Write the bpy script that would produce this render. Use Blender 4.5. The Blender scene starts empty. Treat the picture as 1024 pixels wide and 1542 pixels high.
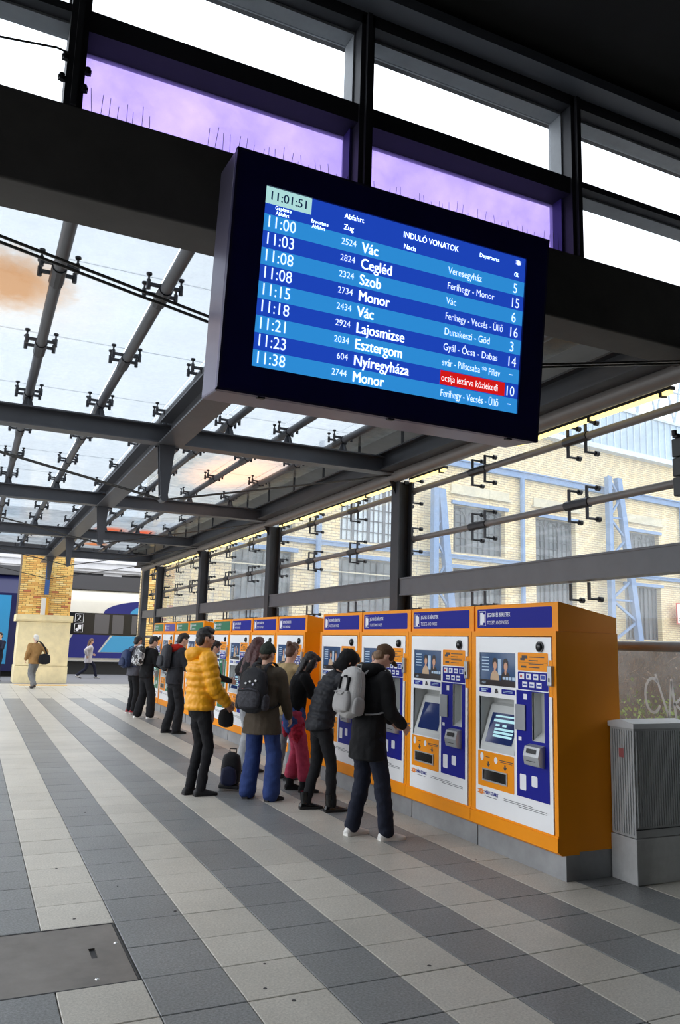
import bpy, bmesh, math, random
from mathutils import Vector, Matrix, Euler, noise
random.seed(7)
D = bpy.data; C = bpy.context.scene.collection; SC = bpy.context.scene
PI = math.pi
# ------------------------------------------------------------------ camera
cd = D.cameras.new('camera'); cam = D.objects.new('camera', cd); C.objects.link(cam)
SC.camera = cam
cd.sensor_fit = 'VERTICAL'; cd.sensor_height = 24.0; cd.sensor_width = 16.0
cd.lens = 1178.5 / 1542 * 24.0
cd.clip_start = 0.05; cd.clip_end = 400
def cam_rot(yaw, pit, rol):
    cy, sy, cp, sp, cr, sr = math.cos(yaw), math.sin(yaw), math.cos(pit), math.sin(pit), math.cos(rol), math.sin(rol)
    B = Matrix(((1, 0, 0), (0, 0, -1), (0, 1, 0)))
    Ry = Matrix(((cy, -sy, 0), (sy, cy, 0), (0, 0, 1)))
    Rp = Matrix(((1, 0, 0), (0, cp, sp), (0, -sp, cp)))
    Rr = Matrix(((cr, -sr, 0), (sr, cr, 0), (0, 0, 1)))
    return Rr @ B @ Rp @ Ry
RC = cam_rot(0.43185367, 0.16707254, 0.02989622)
right, down, fwd = RC[0], RC[1], RC[2]
M3 = Matrix((right, -down, -fwd)).transposed()
cam.matrix_world = Matrix.Translation((0, 0, 1.75)) @ M3.to_4x4()
# ------------------------------------------------------------------ sky, exposure
w = D.worlds.new('overcast_sky'); SC.world = w; w.use_nodes = True
wn = w.node_tree.nodes; wl = w.node_tree.links
bg = wn['Background']; bg.inputs[1].default_value = 1.0
tc = wn.new('ShaderNodeTexCoord'); nz = wn.new('ShaderNodeTexNoise'); nz.inputs['Scale'].default_value = 1.6
nz.inputs['Detail'].default_value = 3
rp = wn.new('ShaderNodeValToRGB'); rp.color_ramp.elements[0].position = 0.3; rp.color_ramp.elements[1].position = 0.7
rp.color_ramp.elements[0].color = (1.42, 1.5, 1.62, 1); rp.color_ramp.elements[1].color = (1.75, 1.8, 1.86, 1)
wl.new(tc.outputs['Generated'], nz.inputs['Vector']); wl.new(nz.outputs[0], rp.inputs[0]); wl.new(rp.outputs[0], bg.inputs[0])
SC.view_settings.view_transform = 'Standard'; SC.view_settings.look = 'None'
SC.view_settings.gamma = 1.0; SC.view_settings.use_curve_mapping = False
SC.view_settings.exposure = 0.78
SC.cycles.transparent_max_bounces = 24; SC.cycles.max_bounces = 8; SC.cycles.diffuse_bounces = 4
# ------------------------------------------------------------------ materials
MATS = {}
def srgb(c):
    return tuple((x / 255 / 12.92 if x / 255 <= 0.04045 else ((x / 255 + 0.055) / 1.055) ** 2.4) for x in c)
def mat(name, col, rough=0.6, metal=0.0, ns=0, na=0.0, bump=0.0, spec=0.5, bs=None, emit=None, objvar=0.0, coat=0.0):
    """principled material; col in sRGB 0-255; ns/na = noise scale / colour amount"""
    if name in MATS: return MATS[name]
    m = D.materials.new(name); m.use_nodes = True; MATS[name] = m
    nt = m.node_tree; b = nt.nodes['Principled BSDF']; L = nt.links
    c = srgb(col) + (1,)
    b.inputs['Base Color'].default_value = c; b.inputs['Roughness'].default_value = rough
    b.inputs['Metallic'].default_value = metal; b.inputs['Specular IOR Level'].default_value = spec
    if coat: b.inputs['Coat Weight'].default_value = coat
    if emit:
        b.inputs['Emission Color'].default_value = c; b.inputs['Emission Strength'].default_value = emit
    out = None
    if ns:
        t = nt.nodes.new('ShaderNodeTexCoord'); n = nt.nodes.new('ShaderNodeTexNoise')
        n.inputs['Scale'].default_value = ns; n.inputs['Detail'].default_value = 6; n.inputs['Roughness'].default_value = 0.65
        L.new(t.outputs['Object'], n.inputs['Vector'])
        mr = nt.nodes.new('ShaderNodeMapRange'); mr.inputs[1].default_value = 0.3; mr.inputs[2].default_value = 0.7
        mr.inputs[3].default_value = 1 - na; mr.inputs[4].default_value = 1 + na
        L.new(n.outputs[0], mr.inputs[0])
        mx = nt.nodes.new('ShaderNodeMix'); mx.data_type = 'RGBA'; mx.blend_type = 'MULTIPLY'; mx.inputs[0].default_value = 1
        mx.inputs[6].default_value = c; L.new(mr.outputs[0], mx.inputs[7]); L.new(mx.outputs[2], b.inputs['Base Color']); out = mx
        if bump:
            n2 = n
            if bs:
                n2 = nt.nodes.new('ShaderNodeTexNoise'); n2.inputs['Scale'].default_value = bs; n2.inputs['Detail'].default_value = 4
                L.new(t.outputs['Object'], n2.inputs['Vector'])
            bp = nt.nodes.new('ShaderNodeBump'); bp.inputs['Strength'].default_value = bump; bp.inputs['Distance'].default_value = 0.02
            L.new(n2.outputs[0], bp.inputs['Height']); L.new(bp.outputs[0], b.inputs['Normal'])
    if objvar:
        oi = nt.nodes.new('ShaderNodeObjectInfo'); mr = nt.nodes.new('ShaderNodeMapRange')
        mr.inputs[3].default_value = 1 - objvar; mr.inputs[4].default_value = 1 + objvar; L.new(oi.outputs['Random'], mr.inputs[0])
        mx = nt.nodes.new('ShaderNodeMix'); mx.data_type = 'RGBA'; mx.blend_type = 'MULTIPLY'; mx.inputs[0].default_value = 1
        if out: L.new(out.outputs[2], mx.inputs[6])
        else: mx.inputs[6].default_value = c
        L.new(mr.outputs[0], mx.inputs[7]); L.new(mx.outputs[2], b.inputs['Base Color'])
    return m
def glass(name, tint, dirt=0.1, dcol=(225, 225, 220), stain=None, gloss=0.06, dscale=3.0, base=0.0):
    if name in MATS: return MATS[name]
    m = D.materials.new(name); m.use_nodes = True; MATS[name] = m
    nt = m.node_tree; N = nt.nodes; L = nt.links; N.clear()
    o = N.new('ShaderNodeOutputMaterial')
    tr = N.new('ShaderNodeBsdfTransparent'); tr.inputs[0].default_value = srgb(tint) + (1,)
    gl = N.new('ShaderNodeBsdfGlossy'); gl.inputs['Roughness'].default_value = 0.03
    lw = N.new('ShaderNodeLayerWeight'); lw.inputs[0].default_value = 0.5
    pw = N.new('ShaderNodeMath'); pw.operation = 'POWER'; pw.inputs[1].default_value = 5; L.new(lw.outputs['Facing'], pw.inputs[0])
    fr = N.new('ShaderNodeMath'); fr.operation = 'MULTIPLY_ADD'; fr.inputs[1].default_value = 0.5; fr.inputs[2].default_value = gloss * 0.5; L.new(pw.outputs[0], fr.inputs[0])
    m1 = N.new('ShaderNodeMixShader'); L.new(fr.outputs[0], m1.inputs[0]); L.new(tr.outputs[0], m1.inputs[1]); L.new(gl.outputs[0], m1.inputs[2])
    df = N.new('ShaderNodeBsdfDiffuse'); tl = N.new('ShaderNodeBsdfTranslucent')
    for q in (df, tl): q.inputs[0].default_value = srgb(dcol) + (1,)
    m2 = N.new('ShaderNodeMixShader'); m2.inputs[0].default_value = 0.65; L.new(df.outputs[0], m2.inputs[1]); L.new(tl.outputs[0], m2.inputs[2])
    t = N.new('ShaderNodeTexCoord'); n = N.new('ShaderNodeTexNoise'); n.inputs['Scale'].default_value = dscale; n.inputs['Detail'].default_value = 7
    n.inputs['Roughness'].default_value = 0.7
    ge = N.new('ShaderNodeNewGeometry'); L.new(ge.outputs['Position'], n.inputs['Vector'])
    mr = N.new('ShaderNodeMapRange'); mr.inputs[1].default_value = 0.35; mr.inputs[2].default_value = 0.75
    mr.inputs[3].default_value = base; mr.inputs[4].default_value = base + dirt; L.new(n.outputs[0], mr.inputs[0])
    m3 = N.new('ShaderNodeMixShader'); L.new(mr.outputs[0], m3.inputs[0]); L.new(m1.outputs[0], m3.inputs[1]); L.new(m2.outputs[0], m3.inputs[2])
    last = m3
    for (cx, cy, cz, rx, ry, col, amt) in (stain or []):     # rust and mud left on the glass by standing water
        mp = N.new('ShaderNodeMapping'); mp.vector_type = 'POINT'
        mp.inputs['Location'].default_value = (-cx / rx, -cy / ry, 0); mp.inputs['Scale'].default_value = (1 / rx, 1 / ry, 0)
        L.new(ge.outputs['Position'], mp.inputs['Vector'])
        ad = N.new('ShaderNodeVectorMath'); ad.operation = 'LENGTH'; L.new(mp.outputs[0], ad.inputs[0])
        n4 = N.new('ShaderNodeTexNoise'); n4.inputs['Scale'].default_value = 9; n4.inputs['Detail'].default_value = 8; n4.inputs['Roughness'].default_value = 0.75
        L.new(ge.outputs['Position'], n4.inputs['Vector'])
        s1 = N.new('ShaderNodeMath'); s1.operation = 'MULTIPLY_ADD'; s1.inputs[1].default_value = 0.9; L.new(n4.outputs[0], s1.inputs[0]); L.new(ad.outputs['Value'], s1.inputs[2])
        mr2 = N.new('ShaderNodeMapRange'); mr2.inputs[1].default_value = 1.4; mr2.inputs[2].default_value = 0.75
        mr2.inputs[3].default_value = 0; mr2.inputs[4].default_value = amt; L.new(s1.outputs[0], mr2.inputs[0])
        d2 = N.new('ShaderNodeBsdfTranslucent'); d2.inputs[0].default_value = srgb(col) + (1,)
        m5 = N.new('ShaderNodeMixShader'); L.new(mr2.outputs[0], m5.inputs[0]); L.new(last.outputs[0], m5.inputs[1]); L.new(d2.outputs[0], m5.inputs[2]); last = m5
    L.new(last.outputs[0], o.inputs[0])
    return m
# ------------------------------------------------------------------ mesh helpers
class MB:
    """collects shapes, builds ONE mesh object"""
    def __init__(s): s.v = []; s.f = []; s.m = []; s.cur = 0
    def add(s, vs, fs):
        o = len(s.v); s.v += [tuple(v) for v in vs]; s.f += [tuple(i + o for i in f) for f in fs]; s.m += [s.cur] * len(fs); return s
    def box(s, x0, x1, y0, y1, z0, z1):
        if x0 > x1: x0, x1 = x1, x0
        if y0 > y1: y0, y1 = y1, y0
        if z0 > z1: z0, z1 = z1, z0
        return s.add([(x0, y0, z0), (x1, y0, z0), (x1, y1, z0), (x0, y1, z0), (x0, y0, z1), (x1, y0, z1), (x1, y1, z1), (x0, y1, z1)],
                     [(0, 3, 2, 1), (4, 5, 6, 7), (0, 1, 5, 4), (1, 2, 6, 5), (2, 3, 7, 6), (3, 0, 4, 7)])
    def bbox(s, x0, x1, y0, y1, z0, z1, b):
        """box with chamfered edges"""
        bm = bmesh.new(); bmesh.ops.create_cube(bm, size=1)
        for v in bm.verts: v.co = Vector(((x0 + x1) / 2 + v.co.x * (x1 - x0), (y0 + y1) / 2 + v.co.y * (y1 - y0), (z0 + z1) / 2 + v.co.z * (z1 - z0)))
        bmesh.ops.bevel(bm, geom=bm.edges[:], offset=b, segments=2, affect='EDGES', profile=0.5)
        bm.verts.index_update(); s.add([v.co[:] for v in bm.verts], [[v.index for v in f.verts] for f in bm.faces]); bm.free(); return s
    def prism(s, pts, axis, a, b):
        """extrude a 2-D outline along an axis; pts are the other two coordinates in order"""
        n = len(pts)
        def P(p, t): return (t, p[0], p[1]) if axis == 'x' else (p[0], t, p[1]) if axis == 'y' else (p[0], p[1], t)
        return s.add([P(p, a) for p in pts] + [P(p, b) for p in pts],
                     [tuple(range(n - 1, -1, -1)), tuple(range(n, 2 * n))] + [(i, (i + 1) % n, n + (i + 1) % n, n + i) for i in range(n)])
    def tube(s, pts, r, n=8, side=None, cap=True):
        """loft of elliptic rings; pts = points; r = radius or list of radius / (rside, rfront)"""
        pts = [Vector(p) for p in pts]; k = len(pts); base = []; prev = None
        for i, p in enumerate(pts):
            t = (pts[min(i + 1, k - 1)] - pts[max(i - 1, 0)])
            if t.length < 1e-9: t = Vector((0, 0, 1))
            t.normalize()
            sd = Vector(side) if side else prev if prev else (Vector((0, 0, 1)).cross(t) if abs(t.z) < 0.8 else Vector((1, 0, 0)))
            sd = (sd - t * sd.dot(t)); sd.normalize(); fr = t.cross(sd); prev = sd
            rr = r[i] if isinstance(r, (list, tuple)) else r
            ra, rb = rr if isinstance(rr, (list, tuple)) else (rr, rr)
            base += [tuple(p + sd * (ra * math.cos(2 * PI * j / n)) + fr * (rb * math.sin(2 * PI * j / n))) for j in range(n)]
        fs = [(i * n + j, i * n + (j + 1) % n, (i + 1) * n + (j + 1) % n, (i + 1) * n + j) for i in range(k - 1) for j in range(n)]
        if cap: fs += [tuple(range(n - 1, -1, -1)), tuple(range((k - 1) * n, k * n))]
        return s.add(base, fs)
    def ell(s, c, r, n=14, m=9, M=None):
        c = Vector(c); r = r if isinstance(r, (list, tuple)) else (r, r, r); vs = []; fs = []
        for i in range(m + 1):
            a = PI * i / m
            for j in range(n):
                b = 2 * PI * j / n
                p = Vector((r[0] * math.sin(a) * math.cos(b), r[1] * math.sin(a) * math.sin(b), r[2] * math.cos(a)))
                if M: p = M @ p
                vs.append(tuple(c + p))
        for i in range(m):
            for j in range(n): fs.append((i * n + j, (i + 1) * n + j, (i + 1) * n + (j + 1) % n, i * n + (j + 1) % n))
        return s.add(vs, fs)
    def disc(s, c, rx, rz, y, n=20):
        """flat disc facing -y"""
        return s.add([(c[0] + rx * math.cos(2 * PI * i / n), y, c[1] + rz * math.sin(2 * PI * i / n)) for i in range(n)], [tuple(range(n))])
    def xf(s, M, start=0):
        s.v[start:] = [tuple(M @ Vector(v)) for v in s.v[start:]]; return s
    def mesh(s, name):
        me = D.meshes.new(name); me.from_pydata(s.v, [], s.f); me.validate(); return me
    def build_each(s, name, m, parent=None):
        """one object per connected piece"""
        par = list(range(len(s.v)))
        def root(i):
            while par[i] != i: par[i] = par[par[i]]; i = par[i]
            return i
        for f in s.f:
            for i in f[1:]: par[root(i)] = root(f[0])
        grp = {}
        for f in s.f: grp.setdefault(root(f[0]), []).append(f)
        out = []
        for fs in grp.values():
            idx = sorted({i for f in fs for i in f}); mp = {i: k for k, i in enumerate(idx)}
            b = MB(); b.add([s.v[i] for i in idx], [tuple(mp[i] for i in f) for f in fs]); out.append(b.build(name, m, parent))
        return out
    def build(s, name, mats, parent=None, smooth=False, loc=None, rot=None):
        me = s.mesh(name)
        mats = mats if isinstance(mats, (list, tuple)) else [mats]
        for m in mats: me.materials.append(m)
        if len(mats) > 1 and len(me.polygons) == len(s.m):
            for p, i in zip(me.polygons, s.m): p.material_index = i
        if smooth: smooth_by_angle(me)
        return link(name, me, parent, loc, rot)
def smooth_by_angle(me, ang=0.7):
    bm = bmesh.new(); bm.from_mesh(me); bmesh.ops.recalc_face_normals(bm, faces=bm.faces[:])
    for f in bm.faces: f.smooth = True
    for e in bm.edges:
        if len(e.link_faces) == 2 and e.calc_face_angle(0) > ang: e.smooth = False
    bm.to_mesh(me); bm.free()
def link(name, me, parent=None, loc=None, rot=None):
    o = D.objects.new(name, me); C.objects.link(o)
    if parent: o.parent = parent
    if loc: o.location = loc
    if rot: o.rotation_euler = rot
    return o
def tag(o, label, cat, group=None, kind=None):
    if label: o['label'] = label
    if cat: o['category'] = cat
    if group: o['group'] = group
    if kind: o['kind'] = kind
    return o
def thing(name, label, cat, loc=(0, 0, 0), rz=0, group=None):
    o = D.objects.new(name, None); C.objects.link(o); o.location = loc; o.rotation_euler = (0, 0, rz); o.empty_display_size = 0.2
    return tag(o, label, cat, group)
def struct(name, label=None, cat=None, loc=(0, 0, 0)):
    o = D.objects.new(name, None); C.objects.link(o); o.location = loc; o['kind'] = 'structure'
    o['label'] = label or name.replace('_', ' '); o['category'] = cat or name.split('_')[0]
    return o
def holes_panel(mb, u0, u1, z0, z1, y0, y1, holes):
    """slab in the x-z plane, thickness y0..y1, with rectangular holes (a,b,c,d) = u range, z range"""
    us = sorted({u0, u1} | {h[0] for h in holes} | {h[1] for h in holes}); zs = sorted({z0, z1} | {h[2] for h in holes} | {h[3] for h in holes})
    us = [u for u in us if u0 <= u <= u1]; zs = [z for z in zs if z0 <= z <= z1]
    ins = lambda u, z: any(h[0] < u < h[1] and h[2] < z < h[3] for h in holes)
    solid = {}
    for i in range(len(us) - 1):
        for j in range(len(zs) - 1): solid[i, j] = not ins((us[i] + us[i + 1]) / 2, (zs[j] + zs[j + 1]) / 2)
    for (i, j), s_ in solid.items():
        if not s_: continue
        a, b, c, d = us[i], us[i + 1], zs[j], zs[j + 1]
        mb.add([(a, y0, c), (b, y0, c), (b, y0, d), (a, y0, d)], [(0, 1, 2, 3)])
        mb.add([(a, y1, c), (b, y1, c), (b, y1, d), (a, y1, d)], [(3, 2, 1, 0)])
        for (di, dj, q) in ((-1, 0, [(a, y0, c), (a, y0, d), (a, y1, d), (a, y1, c)]), (1, 0, [(b, y0, c), (b, y1, c), (b, y1, d), (b, y0, d)]),
                            (0, -1, [(a, y0, c), (a, y1, c), (b, y1, c), (b, y0, c)]), (0, 1, [(a, y0, d), (b, y0, d), (b, y1, d), (a, y1, d)])):
            if not solid.get((i + di, j + dj), False): mb.add(q, [(0, 1, 2, 3)])
    return mb
TXT = {}
def text_mesh(s, size, align='LEFT', bold=0.0, xs=1.0):
    key = (s, size, align, bold, xs)
    if key in TXT: return TXT[key]
    cu = D.curves.new('lettering', 'FONT'); cu.body = s; cu.size = size; cu.align_x = align; cu.offset = bold; cu.resolution_u = 3
    ob = D.objects.new('tmp_text', cu); C.objects.link(ob)
    dg = bpy.context.evaluated_depsgraph_get()
    me = D.meshes.new_from_object(ob.evaluated_get(dg)); me.name = 'lettering'
    D.objects.remove(ob); D.curves.remove(cu)
    if xs != 1.0:
        for v in me.vertices: v.co.x *= xs
    TXT[key] = me; return me
def put_texts(mb, items, y, flip=1):
    """adds lettering to an MB lying in the x-z plane facing -y; items = (string,x,z,size,align,bold,xs)"""
    for (s, x, z, size, align, bold, xs) in items:
        me = text_mesh(s, size, align, 0.0, xs)
        for dx in ((-bold, 0, bold) if bold else (0,)):
            mb.add([(x + dx + v.co.x, y - abs(dx) * .01, z + v.co.y) for v in me.vertices], [tuple(p.vertices) for p in me.polygons])
    return mb
# common materials
M_STEEL = mat('dark_grey_steel_paint', (78, 79, 84), 0.42, 0.0, 5, 0.1, 0.05)
M_STEEL_D = mat('near_black_steel_paint', (45, 46, 51), 0.6, 0.0, 4, 0.12)
M_TUBE = mat('grey_brown_tube_paint', (112, 108, 106), 0.38, 0.0, 6, 0.1)
M_FIT = mat('cast_fitting', (52, 52, 56), 0.4, 0.4)
M_CABLE = mat('steel_rod', (70, 68, 66), 0.4, 0.5)
M_BLACK = mat('black_paint', (22, 22, 25), 0.5)
M_BEAMD = mat('dark_painted_beam', (84, 82, 80), 0.8, 0, 3, 0.15)
M_WALLGLASS = glass('dirty_wall_glass', (246, 249, 250), 0.2, (215, 218, 218), gloss=0.05, dscale=2.2, base=0.08)
STAINS = [(0.0, 6.75, 4.7, 0.6, 0.75, (176, 128, 62), 0.93), (-0.1, 7.0, 4.7, 1.25, 1.3, (214, 208, 200), 0.45), (3.95, 13.0, 4.7, 1.0, 2.0, (238, 206, 182), 0.75),
          (3.2, 22.0, 4.7, 0.55, 0.9, (196, 124, 92), 0.85), (4.1, 22.0, 4.7, 0.35, 0.9, (206, 122, 88), 0.85), (3.3, 25.6, 4.7, 0.5, 0.6, (196, 140, 96), 0.8), (4.6, 5.3, 4.7, 0.8, 0.9, (232, 208, 170), 0.6)]
M_ROOFGLASS = glass('dirty_roof_glass', (204, 209, 213), 0.35, (228, 231, 233), stain=STAINS, dscale=1.4, base=0.22)
M_CLEAR = glass('clear_glass', (246, 248, 250), 0.05, (220, 220, 220))
M_LILAC = glass('lilac_film_glass', (222, 208, 246), 0.35, (186, 172, 238), dscale=1.2, base=0.3)

# ================================================================== FLOOR
TX0, TW, TY0, TD = 0.555, 0.4295, 3.98, 0.4445
M_T = [mat('light_granite', (192, 187, 176), 0.40, 0, 75, 0.24, 0.12, objvar=0.06, bs=120), mat('dark_granite', (126, 128, 128), 0.40, 0, 75, 0.42, 0.12, objvar=0.06, bs=120)]
def granite_fix(m):
    nt = m.node_tree; L = nt.links; b = nt.nodes['Principled BSDF']
    ge = nt.nodes.new('ShaderNodeNewGeometry'); n = nt.nodes.new('ShaderNodeTexNoise'); n.inputs['Scale'].default_value = 0.9; n.inputs['Detail'].default_value = 7; n.inputs['Roughness'].default_value = 0.7
    L.new(ge.outputs['Position'], n.inputs['Vector'])
    mr = nt.nodes.new('ShaderNodeMapRange'); mr.inputs[1].default_value = 0.3; mr.inputs[2].default_value = 0.7; mr.inputs[3].default_value = 0.84; mr.inputs[4].default_value = 1.1
    L.new(n.outputs[0], mr.inputs[0])
    mx = nt.nodes.new('ShaderNodeMix'); mx.data_type = 'RGBA'; mx.blend_type = 'MULTIPLY'; mx.inputs[0].default_value = 1
    src = b.inputs['Base Color'].links[0].from_socket; L.new(src, mx.inputs[6]); L.new(mr.outputs[0], mx.inputs[7]); L.new(mx.outputs[2], b.inputs['Base Color'])
for m in M_T: granite_fix(m)
M_GROUT = mat('grout', (84, 82, 78), 0.9, 0, 20, 0.1)
floor = struct('floor', 'striped grey granite concourse floor', 'floor')
MB().box(-9, 14, -10, 31.2, -0.30, -0.012).build('floor_bed', M_GROUT, floor)
def tile_mesh(m):
    g = 0.0025; h = 0.004; a = [(g, g), (TW - g, g), (TW - g, TD - g), (g, TD - g)]; b = [(g + h, g + h), (TW - g - h, g + h), (TW - g - h, TD - g - h), (g + h, TD - g - h)]
    mb = MB(); mb.add([(x, y, -0.012) for x, y in a] + [(x, y, -h * 0.6) for x, y in a] + [(x, y, 0) for x, y in b],
        [(i, (i + 1) % 4, 4 + (i + 1) % 4, 4 + i) for i in range(4)] + [(4 + i, 4 + (i + 1) % 4, 8 + (i + 1) % 4, 8 + i) for i in range(4)] + [(8, 9, 10, 11)])
    me = mb.mesh('tile'); me.materials.append(m); return me
TM = [tile_mesh(M_T[0]), tile_mesh(M_T[1])]
def vis(x, y, z=0):
    d = RC @ Vector((x, y, z - 1.75))
    if d.z < 0.2: return None
    return 512 + 1178.5 * d.x / d.z, 771 + 1178.5 * d.y / d.z
def in_manhole(x, y): return x < 0.97 and x > -1.6 and 4.42 < y < 5.3
cand = []; rest = [MB(), MB()]
for i in range(-20, 20):
    for j in range(-20, 61):
        x = TX0 + i * TW; y = TY0 + j * TD; light = (i % 2 == 0)
        if in_manhole(x + TW / 2, y + TD / 2): continue
        if y > 23.6: light = True
        p = vis(x + TW / 2, y + TD / 2); ok = p and -40 < p[0] < 1064 and p[1] < 1590
        hid = 4.3 < x + TW / 2 and y > 5.2
        (cand.append((y, x, light)) if ok and not hid else None)
        if not (ok and not hid):
            mb = rest[0 if light else 1]; mb.add([(x + .003, y + .003, 0), (x + TW - .003, y + .003, 0), (x + TW - .003, y + TD - .003, 0), (x + .003, y + TD - .003, 0)], [(0, 1, 2, 3)])
cand.sort()
for k, (y, x, light) in enumerate(cand):
    if k < 292: link('tile', TM[0 if light else 1], floor, (x, y, random.uniform(-.0008, .0008)))
    else:
        mb = rest[0 if light else 1]; mb.add([(x + .003, y + .003, 0), (x + TW - .003, y + .003, 0), (x + TW - .003, y + TD - .003, 0), (x + .003, y + TD - .003, 0),
              (x + .003, y + .003, -.012), (x + TW - .003, y + .003, -.012)], [(0, 1, 2, 3), (4, 5, 1, 0)])
for k, q in enumerate(('light_paving', 'dark_paving')):
    o = rest[k].build(q, M_T[k], floor); o['kind'] = 'stuff'
# manhole plate
mh = thing('floor_hatch', 'flat grey steel inspection hatch with a lifting slot, set among the paving tiles', 'hatch', (0.97, 5.305, 0))
M_HATCH = mat('worn_steel_plate', (128, 122, 116), 0.42, 0.55, 2.5, 0.25, 0.05)
hb = MB(); holes_panel(hb, -2.2, -0.006, -0.88, -0.006, 0, 0.014, [(-0.19, -0.155, -0.52, -0.37)])
hb.v = [(x, z, -y - 0.001) for x, y, z in hb.v]; hb.f = [tuple(reversed(f)) for f in hb.f]
hb.build('cover_plate', M_HATCH, mh)
MB().box(-2.22, 0.006, -0.006, 0.004, -0.012, 0.001).box(-2.22, 0.006, -0.892, -0.882, -0.012, 0.001).box(-0.004, 0.006, -0.89, 0.004, -0.012, 0.001).build('rim', M_BLACK, mh)
MB().box(-0.2, -0.15, -0.53, -0.36, -0.0119, -0.0105).build('slot_pocket', M_BLACK, mh)
mb = MB()
for (x, y) in ((-.03, -.33), (-.2, -.8)): mb.tube([(x, y, -0.001), (x, y, 0.003)], [0.014, 0.009], 10)
mb.build_each('bolt', mat('bright_metal', (215, 215, 212), 0.25, 0.9), mh)
# dropped litter: flattened gum and a scrap
mb = MB()
for i in range(18):
    x, y = random.uniform(.7, 4.2), random.uniform(3.7, 9); r = random.uniform(.006, .014)
    mb.tube([(x, y, 0.0002), (x, y, 0.002)], [r, r * .8], 8)
o = mb.build('trodden_gum', mat('gum', (62, 60, 60), 0.8)); tag(o, 'small dark flattened gum spots trodden onto the paving', 'gum', kind='stuff')
# platform beyond
plat = struct('trim_1', 'dark asphalt platform strip beyond the paving', 'platform')
MB().box(-25, 60, 31.2, 39.5, -0.32, -0.03).build('asphalt', mat('asphalt', (112, 112, 116), 0.8, 0, 30, 0.12), plat)
MB().box(-25, 60, 30.9, 31.2, -0.3, 0.002).build('edge_kerb', mat('kerb', (150, 148, 142), 0.8, 0, 10, 0.1), plat)
MB().box(-25, 80, 39.5, 90, -1.4, -1.1).build('track_bed', mat('ballast', (78, 72, 68), 0.95, 0, 25, 0.35), plat)
MB().box(-40, -9, -12, 31.2, -0.3, -0.01).box(14, 60, -12, 31.2, -0.3, -0.01).build('outer_ground', mat('outer_ground', (196, 194, 188), 0.9, 0, 8, 0.15), plat)  # ground out of view, made pale to bounce light onto machine fronts
MB().box(1.55, 3.9, 30.2, 30.45, 0.001, 0.006).box(1.7, 3.3, 29.9, 30.2, 0.001, 0.006).build('yellow_line', mat('yellow_paint', (222, 164, 40), 0.6, 0, 12, 0.1), plat)

# ================================================================== ROOF
GY = [4.3, 9.45, 14.65, 19.85, 25.05]
roof = struct('ceiling', 'glass canopy roof on grey steel beams, tubes and spider fittings', 'ceiling')
def ibeam_x(x0, x1, y, z0, z1, w_=0.2, t=0.018):
    mb = MB(); mb.box(x0, x1, y - w_ / 2, y + w_ / 2, z0, z0 + t).box(x0, x1, y - w_ / 2, y + w_ / 2, z1 - t, z1).box(x0, x1, y - 0.008, y + 0.008, z0 + t, z1 - t); return mb
for k, y in enumerate(GY[1:]):
    ibeam_x(-1.6, 5.12, y, 4.11, 4.34).build('cross_beam', M_STEEL, roof)
# central girder along y, in lengths between the cross beams
yy = [4.5] + GY[1:] + [27.5]
for a, b in zip(yy[:-1], yy[1:]):
    mb = MB(); x = 2.0; a2, b2 = a + (0.1 if a > 4.6 else 0), b - 0.1
    mb.box(x - .15, x + .15, a2, b2, 4.09, 4.11).box(x - .15, x + .15, a2, b2, 4.36, 4.38).box(x - .012, x + .012, a2, b2, 4.11, 4.36)
    mb.build('centre_girder', M_STEEL, roof)
TXS = [0.345 + 0.805 * k for k in range(-2, 7)]
JY = [4.35 + 1.733 * k for k in range(1, 14)]
def spider_mesh():
    mb = MB()
    for dy in (-.09, .09):
        mb.box(-.13, .13, dy - .012, dy + .012, .03, .056)
        for sx in (-.13, .13):
            mb.tube([(sx, dy, .035), (sx, dy, .12)], .009, 6); mb.tube([(sx, dy, .11), (sx, dy, .12), (sx, dy, .135)], [.01, .024, .024], 8)
            mb.tube([(sx, dy, .0), (sx, dy, .08)], .018, 6)
    mb.tube([(0, -.15, 0), (0, .15, 0)], .058, 10)
    me = mb.mesh('spider_fitting'); me.materials.append(M_FIT); return me
SPM = spider_mesh()
def bracket_mesh():
    mb = MB(); mb.prism([(-.07, -.16), (.07, -.16), (.02, 0), (-.02, 0)], 'y', -.008, .008); mb.prism([(-.07, -.16), (.07, -.16), (.02, 0), (-.02, 0)], 'x', -.008, .008)
    me = mb.mesh('support_bracket'); me.materials.append(M_STEEL); return me
BRM = bracket_mesh()
for x in TXS:
    if x > 5.0: continue
    t = MB().tube([(x, 4.5, 4.5), (x, 27.3, 4.5)], .048, 12).build('roof_tube', M_STEEL, roof, smooth=True)
    for y in GY[1:]: link('support_bracket', BRM, t, (x, y, 4.49))
    if x > -2.0:
        for y in JY: link('spider_fitting', SPM, t, (x, y, 4.5))
for i in range(len(TXS) - 1):
    x0, x1 = TXS[i] + .006, TXS[i + 1] - .006
    if x1 > 5.0: x1 = 5.0
    for y0, y1 in zip([4.5] + JY[:-1], JY):
        MB().box(x0, x1, y0 + .006, y1 - .006, 4.64, 4.652).build('glass_pane', M_ROOFGLASS, roof)
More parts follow.
